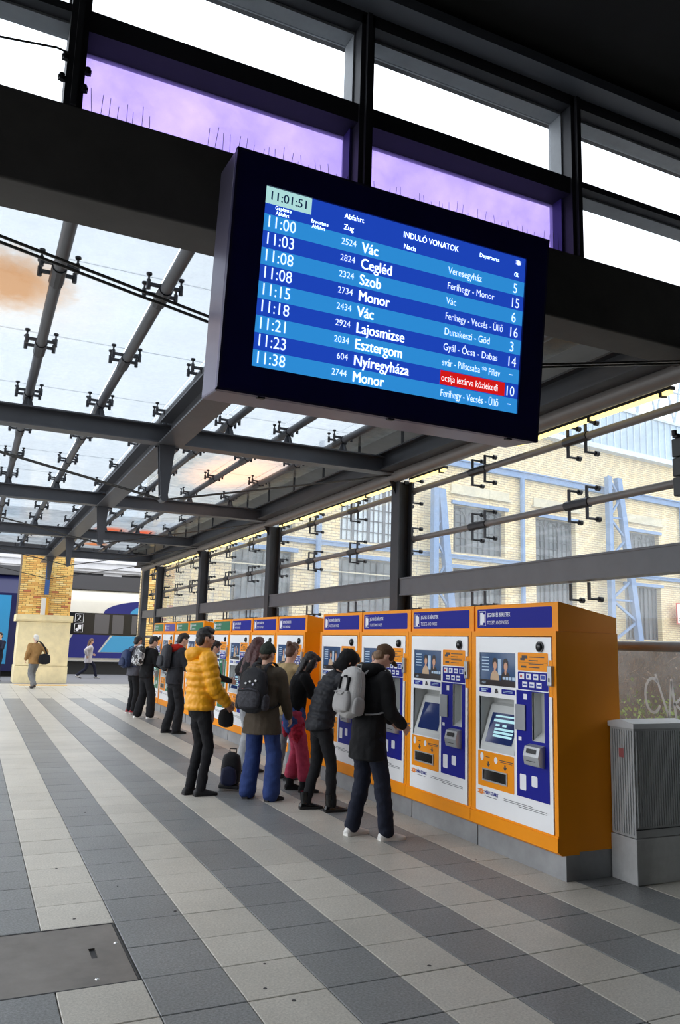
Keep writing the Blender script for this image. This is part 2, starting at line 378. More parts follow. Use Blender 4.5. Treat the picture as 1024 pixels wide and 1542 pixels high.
# tension rods and king posts under each cross beam
for k, y in enumerate(GY):
    rods = MB(); zf = 3.42 if k else 3.45
    for dy in (-.035, .035):
        rods.tube([(1.97, y + dy, zf), (5.1, y + dy, 4.09)], .009, 6); rods.tube([(1.97, y + dy, zf), (-1.5, y + dy, 4.09)], .009, 6)
    rods.build('tension_rod', M_CABLE, roof)
    ks = MB()
    for s_ in (-1, 1): ks.prism([(1.97 - .1, 4.1), (1.97 + .1, 4.1), (1.97 + .045, 3.46), (1.97 - .045, 3.46)], 'y', y + s_ * .05 - .006, y + s_ * .05 + .006)
    ks.box(1.965, 1.975, y - .05, y + .05, 3.5, 4.1); ks.tube([(1.97, y - .08, 3.44), (1.97, y + .08, 3.44)], .05, 12)
    ks.build('king_post', M_STEEL, roof)
# edge beam, gutter
MB().box(4.9, 5.1, 4.5, 27.5, 4.13, 4.15).box(4.9, 5.1, 4.5, 27.5, 4.36, 4.38).box(4.985, 5.0, 4.5, 27.5, 4.15, 4.36).build('edge_beam', M_STEEL_D, roof)
mb = MB().prism([(4.62, 4.64), (5.0, 4.66), (5.45, 4.62), (5.6, 4.75), (5.6, 4.77), (5.45, 4.64), (5.0, 4.68), (4.62, 4.66)], 'y', 4.5, 27.5)
mb.build('gutter_sheet', mat('zinc_sheet', (118, 118, 120), 0.55, 0.3, 3, 0.12), roof)
mb = MB()
for j in range(18): mb.box(4.93, 4.96, 4.9 + j * 1.3, 4.93 + j * 1.3, 4.38, 4.65)
mb.build_each('gutter_support', M_STEEL_D, roof)
# dark train-shed roof edge past the canopy
shed = struct('trim_2', 'dark train shed roof edge beyond the canopy', 'roof')
MB().box(-12, 5.6, 27.6, 29.0, 5.6, 5.9).build('shed_soffit', M_BLACK, shed)
MB().box(-12, 5.6, 27.5, 27.6, 4.35, 5.9).build('shed_fascia', mat('shed_fascia', (30, 30, 33), 0.8), shed)
mb = MB()
for y in (28.5,): mb.box(-12, 5.6, y, y + .2, 4.75, 5.0); mb.box(-12, 5.6, y, y + .2, 5.4, 5.62)
mb.build_each('shed_beam', M_STEEL_D, shed)
mb = MB()
for j in range(20): mb.tube([(-12 + j * .9, 28.6, 4.95), (-11.55 + j * .9, 28.6, 5.45)], .03, 6); mb.tube([(-11.55 + j * .9, 28.6, 5.45), (-11.1 + j * .9, 28.6, 4.95)], .03, 6)
mb.build('shed_lattice', M_STEEL_D, shed)

# ================================================================== RIGHT GLASS WALL
wr = struct('wall_right', 'glass side wall on dark steel posts', 'wall')
for y in GY:
    mb = MB(); mb.box(5.2, 5.218, y - .11, y + .11, 0, 4.02).box(5.40, 5.418, y - .11, y + .11, 0, 4.02).box(5.218, 5.40, y - .008, y + .008, 0, 4.02)
    mb.build('post', M_STEEL_D, wr)
    MB().prism([(5.1, 4.02), (5.42, 4.02), (5.42, 3.86), (5.2, 3.84)], 'y', y - .012, y + .012).build('post_bracket', M_STEEL_D, wr)
MB().tube([(5.2, 4.18, 4.1), (5.2, 27.3, 4.1)], .092, 20).build('eaves_tube', M_TUBE, wr, smooth=True)
gx = GY + [27.3]
for a, b in zip(gx[:-1], gx[1:]):
    mb = MB(); mb.box(5.22, 5.40, a + .12, b - .12, 2.42, 2.44).box(5.22, 5.40, a + .12, b - .12, 2.64, 2.66).box(5.23, 5.25, a + .12, b - .12, 2.44, 2.64)
    mb.build('cross_rail', M_STEEL, wr)
MB().box(5.195, 5.2, 4.41, 4.42, 2.4, 2.42).build('rail_shim', M_STEEL, wr)
VY = [4.35 + 1.733 * k for k in range(0, 14)]
def wall_fit(up, dn):
    mb = MB()
    for dy in (-.13, .13):
        mb.tube([(0, dy, -.17 if dn else 0), (0, dy, .17 if up else 0)], .018, 6)
        for s_ in ((1,) if up else ()) + ((-1,) if dn else ()):
            mb.tube([(0, dy, .16 * s_), (.14, dy, .16 * s_)], .013, 6); mb.tube([(.125, dy, .16 * s_), (.165, dy, .16 * s_)], .028, 8)
    if up and dn: mb.tube([(0, -.17, 0), (0, .17, 0)], .052, 10)
    me = mb.mesh('wall_fitting'); me.materials.append(M_FIT); return me
WF = wall_fit(1, 1); WFD = wall_fit(0, 1)
for z, r in ((3.9, .04), (3.22, .04), (1.81, .045)):
    t = MB().tube([(5.46, 4.2, z), (5.46, 27.3, z)], r, 12).build('rail_tube', M_TUBE, wr, smooth=True)
    if z > 2:
        for y in VY: link('wall_fitting', WF, t, (5.46, y, z))
for y in VY: link('wall_fitting', WFD, wr, (5.46, y, 2.42))
for y0, y1 in zip(VY[:-1], VY[1:]):
    for z0, z1 in ((0.03, 1.81), (1.82, 3.215), (3.225, 4.45)):
        MB().box(5.62, 5.632, y0 + .005, y1 - .005, z0, z1).build('glass_pane', M_WALLGLASS, wr)
MB().box(5.58, 5.68, 4.2, 27.3, 0, .03).box(5.5, 5.66, 4.2, 27.3, 4.45, 4.5).build('glazing_channel', M_STEEL, wr)
MB().box(5.2, 5.4, 27.2, 27.4, 0, 4.1).build('end_post', M_STEEL_D, wr)
# painted tag on the glass
def stroke(mb, pts, wd):
    for i in range(len(pts) - 1):
        a, b = Vector(pts[i]), Vector(pts[i + 1]); d = (b - a); n_ = Vector((-d.y, d.x)).normalized() * wd
        q = [a + n_ - d * .05, a - n_ - d * .05, b - n_ + d * .05, b + n_ + d * .05]; mb.add([(5.615, -p.x, p.y) for p in q], [(0, 1, 2, 3)])
gm = MB(); gx0, gz0 = -5.44, 1.30
import math as _m
arc = [(gx0 + .10 + .09 * _m.cos(a), gz0 + .08 + .15 * _m.sin(a)) for a in [0.9 + .32 * i for i in range(16)]]
stroke(gm, arc, .013)
stroke(gm, [(gx0 + .14, gz0 + .25), (gx0 + .27, gz0 - .1), (gx0 + .31, gz0 + .2)], .012)
stroke(gm, [(gx0 + .31, gz0 + .22), (gx0 + .35, gz0 - .1)], .013); stroke(gm, [(gx0 + .52, gz0 + .17), (gx0 + .34, gz0 + .02), (gx0 + .48, gz0 - .07), (gx0 + .66, gz0 - .12)], .012)
gm.build('sprayed_tag', glass('white_spray', (240, 240, 240), 0.05, (215, 215, 215), base=.8), wr)
# strip lights
M_LAMP = mat('warm_lamp', (255, 232, 150), 0.4, emit=0.95)
for a, b, nm in ((4.75, 6.95, 'beside the small black sign'), (9.62, 14.45, 'over the middle group of machines'), (14.82, 19.6, 'over the far group of machines'),
                 (20.0, 24.8, 'ending at the last post'), (8.4, 9.3, 'just before the first tall post')):
    t = thing('strip_light', 'slim lit strip lamp under the eaves tube, ' + nm, 'lamp', (5.36, a, 4.0), 0, 'strip lights along the glass wall')
    MB().box(-.03, .03, 0, b - a, .03, .06).build('housing', M_STEEL_D, t)
    MB().box(-.025, .025, .02, b - a - .02, -.0, .03).build('diffuser', M_LAMP, t)
    mb = MB()
    for q in range(int((b - a) / 0.9) + 1): mb.box(-.035, .035, .1 + q * .9, .13 + q * .9, -.012, .035)
    mb.build_each('clip', M_BLACK, t)

# ================================================================== CLERESTORY ABOVE THE DARK BEAM
wf = struct('wall_front', 'dark deep beam and clerestory frame above the concourse', 'wall')
MB().bbox(-7.5, 9.0, 4.18, 4.5, 4.11, 4.64, .012).build('deep_beam', M_BEAMD, wf)
COLX = [-3.37, -1.57, 0.23, 2.04, 3.83, 5.63, 7.43]
for x in COLX:
    mb = MB(); mb.box(x - .05, x + .05, 4.2, 4.46, 4.64, 5.95); mb.box(x - .016, x + .016, 4.17, 4.2, 4.64, 5.95)
    mb.build('mullion', M_STEEL_D, wf)
MB().box(-7.5, 9, 4.2, 4.5, 5.88, 6.25).build('header_beam', M_STEEL_D, wf)
MB().box(-7.5, 9, 4.02, 4.18, 5.95, 6.03).build('header_profile', mat('profile_paint', (92, 96, 104), 0.5), wf)
M_FRAME = mat('pale_grey_frame', (150, 154, 158), 0.5, 0, 6, 0.1)
for i in range(len(COLX) - 1):
    x0, x1 = COLX[i] + .05, COLX[i + 1] - .05; lil = i in (2, 3)
    t = struct('window_%d' % (i + 1), 'clerestory window ' + ('with lilac lower pane' if lil else 'with clear panes'), 'window')
    zt = 5.15 if lil else 5.235
    mb = MB(); mb.box(x0, x1, 4.22, 4.44, zt, 5.285); mb.build('transom', M_STEEL_D, t)
    mb = MB(); mb.box(x0, x1, 4.3, 4.44, 5.86, 5.88).box(x1 - .012, x1, 4.3, 4.44, 5.285, 5.86).box(x0, x0 + .012, 4.3, 4.44, 5.285, 5.86)
    if not lil: mb.box(x0, x1, 4.3, 4.44, 5.22, 5.236)
    mb.build('window_frame', M_FRAME, t)
    MB().box(x0, x1, 4.42, 4.428, 5.285, 5.86).build('glass_pane', M_CLEAR, t)
    MB().box(x0, x1, 4.40 if lil else 4.42, 4.408 if lil else 4.428, 4.64, zt).build('lilac_pane' if lil else 'glass_pane', M_LILAC if lil else M_CLEAR, t)
    if lil:
        MB().box(x1 - .02, x1, 4.3, 4.4, 4.64, zt).build('side_trim', mat('violet_trim', (74, 62, 130), 0.6), t)
        mb = MB(); rr = random.Random(i)
        for q in range(34):
            x = x0 + .05 + q * .048 + rr.uniform(-.008, .008)
            if i == 2 and (.42 + x0 < x < .68 + x0): continue
            h = rr.uniform(.10, .17); mb.tube([(x, 4.24, 4.64), (x + rr.uniform(-.02, .02), 4.24 + rr.uniform(-.02, .02), 4.64 + h)], .0016, 4)
        o = mb.build('bird_spikes', M_BLACK, t); o['kind'] = 'stuff'
mb = MB(); mb.tube([(-1.6, 4.15, 4.86), (-.9, 4.14, 4.80), (-.3, 4.14, 4.86), (0.12, 4.15, 4.93), (.19, 4.15, 4.92)], .006, 6)
tag(mb.build('loose_cable', M_BLACK), 'thin sagging cable running across the clear window above the beam', 'cable')
t = thing('wire_clamp_set', 'small black insulator clamps on the first mullion beside the cable', 'clamp', (0.23, 4.16, 4.8))
for (x, z) in ((-.06, .11), (.06, .06), (-.07, -.02), (.05, -.05)):
    MB().tube([(x, .01, z - .02), (x, .01, z + .02)], .016, 8).box(x - .02, x + .02, 0, .04, z - .006, z + .006).build('clamp', M_BLACK, t)
# hall ceiling above and behind the camera
ceil2 = struct('trim_3', 'dark hall ceiling over the foreground', 'ceiling')
MB().box(-7, 12, -7, 4.19, 6.12, 6.4).build('ceiling_slab', mat('dark_ceiling', (40, 40, 40), 0.9, 0, 2, 0.15), ceil2)
mb = MB()
for k in range(5): mb.box(-7, 12, -6 + k * 2, -5.85 + k * 2, 5.95, 6.12)
mb.build_each('ceiling_rib', M_STEEL_D, ceil2)
wb = struct('wall_back', 'dark hall wall behind the viewer with added light-blocking side panels', 'wall')
MB().box(-9, 12, -6.3, -6, 0, 6.4).build('unseen_wall_panel', mat('dark_hall_wall', (48, 46, 44), 0.9, 0, 2, 0.2), wb)
MB().box(-9, -8.7, -6, 1.6, 0, 6.4).build('unseen_wall_panel', MATS['dark_hall_wall'], wb)  # added side panel out of view, keeps daylight off the machine sides
MB().box(5.75, 6.0, -6, 3.95, 0, 6.4).build('unseen_wall_panel', MATS['dark_hall_wall'], wb)  # added unseen panel past the glass, blocks light from this side

# ================================================================== DEPARTURE BOARD
S_ = 4.19
P0 = Vector((S_ * .287, S_ * .878, 1.75 + S_ * .575))
board = thing('departure_board', 'large dark departure board with blue screen listing train times, hung from the beam', 'display board', P0)
# local frame: x right, y into the box, z up, pitched forward 6 degrees
board.rotation_euler = (math.radians(-6.14), 0, 0)
board.rotation_euler = (math.radians(6.14) * -1, 0, 0)
board.rotation_euler = (0.1072, 0, 0)
BW, BH = S_ * .4107, S_ * .2349
M_CASE = mat('board_case', (26, 22, 92), 0.35, 0.0, 3, 0.1)
M_CASE_S = mat('board_side', (104, 100, 122), 0.35, 0.5, 2, 0.1)
l, r, tp, bt, dp = -.175, BW + .165, .16, -BH - .155, .31
mb = MB(); holes_panel(mb, l + .012, r - .012, bt + .012, tp - .012, -.012, .02, [(0, BW, -BH, 0)]); mb.build('bezel', M_CASE, board)
MB().bbox(l, r, 0.02, dp, bt, tp, .012).build('case', M_CASE_S, board)
MB().box(l, l + .012, -.014, .02, bt, tp).box(r - .012, r, -.014, .02, bt, tp).box(l, r, -.014, .02, tp - .012, tp).box(l, r, -.014, .02, bt, bt + .012).build('edge_frame', mat('board_edge', (60, 58, 92), 0.4, 0.4), board)
mb = MB()
for u in (.12, .5, .9): mb.box(l + u * (r - l) - .02, l + u * (r - l) + .02, .0, .03, bt - .008, bt)
mb.build_each('latch', M_BLACK, board)
mb = MB()
for u in (.25, .75): mb.box(l + u * (r - l) - .04, l + u * (r - l) + .04, dp - .02, dp + .16, -.02, .1)
mb.build_each('wall_bracket', M_STEEL_D, board)
E_D = mat('screen_deep_blue', (28, 66, 178), 0.3, emit=0.58); E_L = mat('screen_light_blue', (44, 136, 208), 0.3, emit=0.58)
E_W = mat('screen_white', (226, 244, 250), 0.3, emit=0.68); E_C = mat('screen_clock_field', (170, 216, 214), 0.3, emit=0.58); E_R = mat('screen_red', (205, 24, 24), 0.3, emit=0.58)
E_N = mat('screen_clock_ink', (22, 52, 92), 0.3, emit=0.3)
hh = .153; rh = (1 - hh) / 9
scr = MB(); X_ = lambda u: u * BW; Z_ = lambda v: -v * BH
scr.cur = 0; scr.add([(0, 0, Z_(0)), (0, 0, Z_(hh)), (BW, 0, Z_(hh)), (BW, 0, Z_(0))], [(0, 1, 2, 3)])
for k in range(9):
    scr.cur = 1 if k % 2 == 0 else 0; a, b = Z_(hh + k * rh), Z_(hh + (k + 1) * rh)
    scr.add([(0, 0, a), (0, 0, b), (BW, 0, b), (BW, 0, a)], [(0, 1, 2, 3)])
screen = scr.build('screen', [E_D, E_L], board)
def epatch(nm, u0, u1, v0, v1, m, y=-.0012): return MB().add([(X_(u0), y, Z_(v0)), (X_(u0), y, Z_(v1)), (X_(u1), y, Z_(v1)), (X_(u1), y, Z_(v0))], [(0, 1, 2, 3)]).build(nm, m, screen)
epatch('clock_field', .0, .156, 0, .094, E_C); k = 7
epatch('red_notice', .672, .942, hh + k * rh + .004, hh + (k + 1) * rh - .004, E_R)
ck = MB(); put_texts(ck, [('11:01:51', X_(.012), Z_(.07), .070, 'LEFT', .0012, .96)], -.0025); ck.build('lettering', E_N, screen)
rows = [('11:00', '2524', 'Vác', 'Veresegyház', '5'), ('11:03', '2824', 'Cegléd', 'Ferihegy - Monor', '15'), ('11:08', '2324', 'Szob', 'Vác', '6'), ('11:08', '2734', 'Monor', 'Ferihegy - Vecsés - Üllő', '16'),
        ('11:15', '2434', 'Vác', 'Dunakeszi - Göd', '3'), ('11:18', '2924', 'Lajosmizse', 'Gyál - Ócsa - Dabas', '14'), ('11:21', '2034', 'Esztergom', 'svár - Piliscsaba ** Pilisv', '–'), ('11:23', '604', 'Nyíregyháza', 'ocsija lezárva közlekedi', '10'), ('11:38', '2744', 'Monor', 'Ferihegy - Vecsés - Üllő', '–')]
it = [('Geplante', X_(.035), Z_(.118), .030, 'LEFT', .0006, .85), ('Abfahrt', X_(.038), Z_(.148), .030, 'LEFT', .0006, .85), ('Erwartete', X_(.158), Z_(.137), .030, 'LEFT', .0006, .85), ('Abfahrt', X_(.162), Z_(.165), .030, 'LEFT', .0006, .85),
      ('Abfahrt', X_(.272), Z_(.060), .044, 'LEFT', .0008, .9), ('Zug', X_(.272), Z_(.125), .044, 'LEFT', .0008, .9), ('INDULÓ VONATOK', X_(.492), Z_(.075), .050, 'LEFT', .001, .84), ('Nach', X_(.496), Z_(.142), .042, 'LEFT', .001, .9),
      ('Departures', X_(.8), Z_(.066), .036, 'LEFT', .0004, .88), ('Gl.', X_(.952), Z_(.128), .036, 'LEFT', .0004, .9)]
for k, (a, b, c_, d_, e_) in enumerate(rows):
    vb = hh + (k + .76) * rh
    it += [(a, X_(.008), Z_(vb), .092, 'LEFT', 0, .86), (b, X_(.322), Z_(hh + (k + .62) * rh), .052, 'RIGHT', 0, .9), (c_, X_(.342), Z_(hh + (k + .82) * rh), .086, 'LEFT', .0022, .84),
           (e_, X_(.985 if len(e_) > 1 else .972), Z_(vb + (.01 if e_ != '–' else -.016)), .088 if e_ != '–' else .06, 'RIGHT', 0, .84)]
    it += [(d_, X_(.676), Z_(hh + (k + .72) * rh), .060, 'LEFT', 0, .72 if len(d_) > 20 else .80)]
for q_ in it: put_texts(MB(), [q_], -.0025).build('lettering', E_W, screen)
lt = MB()
for q in range(3): lt.add([(X_(.955) - .0, -.0025, Z_(.028 + q * .009)), (X_(.968), -.0025, Z_(.036 + q * .009)), (X_(.981), -.0025, Z_(.028 + q * .009)), (X_(.968), -.0025, Z_(.020 + q * .009))], [(0, 1, 2, 3)])
lt.build('arrow_mark', E_W, screen)

# small LED sign at the right edge
t = thing('platform_sign', 'small black three-module sign with yellow field hanging near the glass wall', 'sign', (4.74, 4.12, 2.93))
for k in range(3): MB().bbox(0, 1.1, 0, .12, .0 + k * .152, .145 + k * .152, .008).build('module', mat('sign_module', (34, 36, 38), 0.45), t)
MB().box(.07, .95, -.004, 0, .33, .42).build('yellow_field', mat('amber_field', (236, 178, 40), 0.4, emit=0.5), t)
MB().box(.1, .14, .03, .07, .447, 1.25).box(.9, .94, .03, .07, .447, 1.25).box(-.03, 1.1, .04, .08, .447, .475).tube([(-.03, .06, .46), (-.03, .06, .5)], .02, 8).build('hanger', M_STEEL_D, t)

# ================================================================== TICKET MACHINES
M_OR = mat('orange_enamel', (252, 154, 6), 0.45, 0, 3, 0.03, spec=0.25); M_WH = mat('white_enamel', (250, 250, 250), 0.35, 0, 3, 0.02)
M_BL = mat('machine_blue', (24, 30, 142), 0.5, spec=0.15); M_GR = mat('machine_green', (22, 112, 72), 0.4); M_PLT = mat('brushed_steel', (176, 178, 180), 0.42, 0.55, 8, 0.1)
M_LG = mat('light_grey_plastic', (206, 208, 206), 0.45); M_PW = mat('print_white', (240, 240, 245), 0.5); M_SCR = mat('touch_screen', (20, 30, 62), 0.12, emit=0.7)
M_PK = mat('print_dark', (60, 56, 60), 0.5); M_VI = mat('machine_violet', (76, 60, 150), 0.4); M_LOGO = mat('logo_orange', (240, 140, 40), 0.5)
M_ADB = mat('advert_blue', (44, 66, 96), 0.2, emit=0.35); M_SKIN_AD = mat('advert_skin', (170, 128, 106), 0.4, emit=0.25); M_AD_D = mat('advert_hair', (40, 30, 30), 0.4); M_AD_L = mat('advert_pale', (150, 170, 190), 0.4, emit=0.25)
HW = .59
def rect(mb, a, b, c_, d_, y): return mb.add([(a, y, c_), (b, y, c_), (b, y, d_), (a, y, d_)], [(0, 1, 2, 3)])
def rrect(mb, a, b, c_, d_, y, r=.015):
    pts = []
    for (cx, cz, a0) in ((b - r, d_ - r, 0), (a + r, d_ - r, 90), (a + r, c_ + r, 180), (b - r, c_ + r, 270)):
        for q in range(4): an = math.radians(a0 + q * 30); pts.append((cx + r * math.cos(an), y, cz + r * math.sin(an)))
    return mb.add(pts, [tuple(range(len(pts) - 1, -1, -1))])
def build_machine(sign):
    """local: x = along the row, y = into the machine, z up; front at y=0"""
    t = thing('ticket_machine', '', 'ticket machine', (0, 0, 0), 0, 'ticket machines in the row')
    mb = MB(); mb.box(-HW + .002, HW - .002, .2, .65, .21, 1.905)
    holes_panel(mb, -HW + .002, HW - .002, .30, 1.905, 0, .2, [(-.52, .545, .325, 1.862)])
    mb.prism([(0, .21), (.02, .30), (.2, .30), (.2, .19), (.03, .19)], 'x', -HW + .002, HW - .002)
    mb.box(-HW + .002, HW - .002, -.014, .02, .215, .318); mb.box(-HW + .004, HW - .004, -.006, .002, .30, .335)
    body = mb.build('body', M_OR, t)
    hd = MB().prism([(.035, 1.906), (.035, 2.135), (.045, 2.143), (.65, 2.035), (.65, 1.906)], 'x', -HW + .012, HW - .012).build('header', M_OR, t)
    sg = rrect(MB(), -.545, .505, 1.935, 2.108, .0335).build('sign_panel', sign, hd)
    mb = MB(); rect(mb, -.50, -.45, 1.965, 2.075, .032)
    mb.box(-.515, -.512, .031, .033, 1.955, 2.09).box(-.415, -.412, .031, .033, 1.955, 2.09).box(-.515, -.412, .031, .033, 1.955, 1.958).box(-.515, -.412, .031, .033, 2.087, 2.09)
    rect(mb, -.465, -.43, 1.985, 2.06, .0315)
    mb.build('ticket_pictogram', M_PW, hd)
    for q_ in [('JEGYEK ÉS BÉRLETEK', -.39, 2.035, .052, 'LEFT', .0006, .72), ('TICKETS AND PASSES', -.39, 1.968, .046, 'LEFT', 0, .72)]: put_texts(MB(), [q_], .032).build('lettering', M_PW, hd)
    # white door with its openings
    H = [(-.46, .05, .86, 1.325), (.285, .445, 1.015, 1.405), (-.455, .07, 1.425, 1.715), (.50, .56, 1.38, 1.67)]
    mb = MB(); holes_panel(mb, -.51, .535, .335, 1.855, -.006, .012, H); mb.build('front_door', M_WH, t)
    # recess liners
    def liner(a, b, c_, d_, dp_): mb = MB(); mb.add([(a, 0, c_), (b, 0, c_), (b, 0, d_), (a, 0, d_), (a, dp_, c_), (b, dp_, c_), (b, dp_, d_), (a, dp_, d_)], [(0, 1, 5, 4), (1, 2, 6, 5), (2, 3, 7, 6), (3, 0, 4, 7), (4, 5, 6, 7)]); return mb
    mb = liner(-.46, .05, .86, 1.325, .16)
    mb.prism([(-.004, .86), (.155, .86), (.155, 1.27), (.12, 1.25), (.0, .9)], 'x', -.445, .04); mb.build('screen_recess', M_LG, t)
    q = Vector((0, .12, .35)).normalized(); n_ = Vector((0, -q.z, q.y)) * .002
    def onscr(u, v): p = Vector((u, .008, .93)) + q * v + n_; return tuple(p)
    mb = MB().add([onscr(-.39, 0), onscr(-.01, 0), onscr(-.01, .27), onscr(-.39, .27)], [(0, 1, 2, 3)])
    ts = mb.build('touch_screen', M_SCR, t)
    n_ = n_ * 2; mb = MB()
    for (a, b, c_, d_) in ((-.33, -.03, .235, .25), (-.34, -.03, .19, .215), (-.3, -.24, .15, .17), (-.2, -.14, .15, .17), (-.3, -.03, .115, .135), (-.3, -.03, .085, .105), (-.3, -.03, .055, .075)):
        mb.add([onscr(a, c_), onscr(b, c_), onscr(b, d_), onscr(a, d_)], [(0, 1, 2, 3)])
    mb.build_each('screen_menu', mat('menu_text', (150, 190, 196), 0.4, emit=0.5), ts)
    mb = liner(.285, .445, 1.015, 1.405, .09); mb.prism([(0, 1.015), (.09, 1.015), (.09, 1.08)], 'x', .286, .444); mb.build('ticket_slot_recess', M_LG, t)
    # advertising screen
    mb = MB(); rect(mb, -.455, .07, 1.425, 1.715, .004); ad = mb.build('advert_screen', M_ADB, t)
    mb = MB(); mb.cur = 0
    for (x, z, s_) in ((-.235, 1.61, 1.0), (-.08, 1.605, 1.05)):
        mb.cur = 1; mb.disc((x, z + .012), .038 * s_, .048 * s_, .0028)
        mb.cur = 0; mb.disc((x + .004, z - .008), .026 * s_, .034 * s_, .0018); mb.disc((x, z - .05), .014, .03, .0022); mb.cur = 3 if x < -.2 else 1; mb.disc((x, z - .13), .066 * s_, .08 * s_, .0025)
    mb.cur = 2; rect(mb, -.19, -.14, 1.52, 1.66, .0034)
    for q_ in range(5): rect(mb, -.43, -.32, 1.665 - q_ * .028, 1.675 - q_ * .028, .0028)
    mb.cur = 1; rect(mb, -.455, .07, 1.425, 1.475, .0018); mb.cur = 2; put_texts(mb, [('MÁV', -.43, 1.437, .03, 'LEFT', 0, 1)], .0012)
    for q_ in range(4): rect(mb, -.12 + q_ * .045, -.085 + q_ * .045, 1.485, 1.51, .0015)
    mb.build('advert_picture', [M_SKIN_AD, M_AD_D, M_AD_L, mat('advert_beige', (176, 150, 122), 0.5, emit=0.15)], ad)
    # printed fields
    y = -.0075
    o = rrect(MB(), .105, .495, 1.575, 1.725, y, .01).build('orange_notice', M_OR, t)
    mb = MB(); y2 = y - .001
    for (a, b, c_, d_) in ((.16, .235, 1.675, 1.70), (.14, .2, 1.66, 1.68), (.15, .22, 1.6, 1.615)): rect(mb, a, b, c_, d_, y2)
    for q_ in range(4): rect(mb, .25, .25 + (.2, .12, .19, .14)[q_], 1.685 - q_ * .028, 1.692 - q_ * .028, y2)
    rect(mb, .12, .485, 1.643, 1.645, y2); mb.build('lettering', M_PK, o)
    o = rrect(MB(), .105, .495, 1.42, 1.565, y, .01).build('payment_field', M_BL, t)
    mb = MB(); rr = random.Random(3)
    for q_ in range(4): rect(mb, .125 + q_ * .091, .19 + q_ * .091, 1.505, 1.552, y2)
    for q_ in range(3): rect(mb, .165 + q_ * .091, .23 + q_ * .091, 1.44, 1.485, y2)
    mb.build_each('card_logo', M_PW, o)
    mb = MB(); mb.cur = 0; mb.disc((.15, 1.529), .014, .014, y2 - .001, 12); mb.cur = 1; mb.disc((.24, 1.529), .014, .014, y2 - .001, 12); rect(mb, .315, .36, 1.52, 1.535, y2 - .001); rect(mb, .405, .455, 1.512, 1.545, y2 - .001)
    for q_ in range(3): rect(mb, .172 + q_ * .091, .222 + q_ * .091, 1.455, 1.468, y2 - .001)
    mb.build('card_mark', [mat('card_red', (200, 40, 40), 0.5), mat('card_blue', (40, 70, 170), 0.5)], o)
    o = MB(); rrect(o, -.455, -.275, 1.362, 1.405, y, .008); rrect(o, -.125, .065, 1.362, 1.405, y, .008); o = o.build_each('label_strip', M_BL, t)[0]
    mb = MB(); rect(mb, -.43, -.32, 1.388, 1.396, y2); rect(mb, -.42, -.35, 1.37, 1.382, y2); rect(mb, -.1, .03, 1.386, 1.39, y2); rect(mb, -.1, .03, 1.375, 1.379, y2); mb.build('lettering', M_AD_L, o)
    mb = MB(); mb.disc((-.2, 1.392), .018, .012, y2, 10); mb.disc((-.21, 1.372), .013, .01, y2 - .001, 8); mb.disc((-.185, 1.374), .013, .01, y2 - .001, 8); mb.build('pictogram', M_PK, o)
    o = rrect(MB(), -.475, .045, .55, .85, y, .01).build('change_field', M_OR, t)
    mb = MB()
    for x in (-.32, -.08):
        z = .748; mb.add([(x - .028, y2, z), (x, y2, z - .03), (x + .028, y2, z)], [(0, 1, 2)]); rect(mb, x - .01, x + .01, z, z + .02, y2)
    rect(mb, -.16, .03, .795, .802, y2); rect(mb, -.15, .02, .782, .787, y2); rect(mb, -.36, -.3, .80, .806, y2); mb.build('lettering', M_PK, o)
    mb = MB(); mb.disc((-.415, .80), .025, .035, y2); mb.disc((-.21, .79), .025, .028, y2); mb.build('pictogram', M_PW, o)
    tr = MB(); holes_panel(tr, -.40, -.045, .60, .705, -.018, .0, [(-.39, -.055, .612, .695)]); tr = tr.build('change_tray', M_PLT, t)
    mb = MB().add([(-.39, -.0125, .612), (-.055, -.0125, .612), (-.055, -.0095, .695), (-.39, -.0095, .695)], [(0, 1, 2, 3)]); mb.build('tray_flap', mat('smoked_flap', (40, 38, 36), 0.15), tr)
    mb = MB(); holes_panel(mb, .085, .495, .555, 1.412, -.0095, -.006, [(.285, .445, 1.015, 1.405)]); o = mb.build('payment_panel', M_BL, t)
    mb = MB(); rrect(mb, .125, .205, .61, .735, -.0105, .008); rrect(mb, .275, .35, .655, .74, -.0105, .01); rect(mb, .18, .225, 1.34, 1.385, -.0105); rect(mb, .11, .15, 1.0, 1.03, -.0105); mb.build_each('sticker', M_PW, o)
    MB().bbox(.08, .21, -.022, -.008, 1.085, 1.295, .004).build('coin_plate', mat('coin_plate', (150, 152, 156), 0.45, 0.4), t)
    tm = MB(); tm.prism([(-.01, .815), (-.065, .83), (-.08, .9), (-.06, .975), (-.01, .99)], 'x', .255, .445); tm = tm.build('card_terminal', M_PLT, t)
    MB().add([(.29, -.0795, .925), (.405, -.0795, .925), (.405, -.071, .96), (.29, -.071, .96)], [(0, 1, 2, 3)]).box(.29, .4, -.078, -.07, .862, .866).build('card_slot', M_BLACK, tm)
    mb = MB().tube([(.40, -.004, 1.775), (.40, -.02, 1.775)], .045, 18).ell((.40, -.02, 1.775), (.038, .02, .038), 14, 7); mb.build('camera_dome', mat('gloss_black', (12, 12, 14), 0.08), t, smooth=True)
    mb = MB().bbox(.502, .558, -.03, .012, 1.465, 1.625, .008); lk = mb.build('lock_handle', M_PLT, t); MB().box(.525, .535, -.034, -.028, 1.50, 1.53).build('keyhole', M_BLACK, lk)
    MB().box(.50, .545, -.002, .008, 1.378, 1.672).build('lock_backing', M_OR, t)
    # operator mark and small print
    mb = MB(); mb.cur = 0
    for a in range(0, 360, 60):
        an = math.radians(a); cx, cz = -.43 + .02 * math.cos(an), .50 + .018 * math.sin(an); mb.box(cx - .012, cx + .012, y2, y2 + .001, cz - .007, cz + .007)
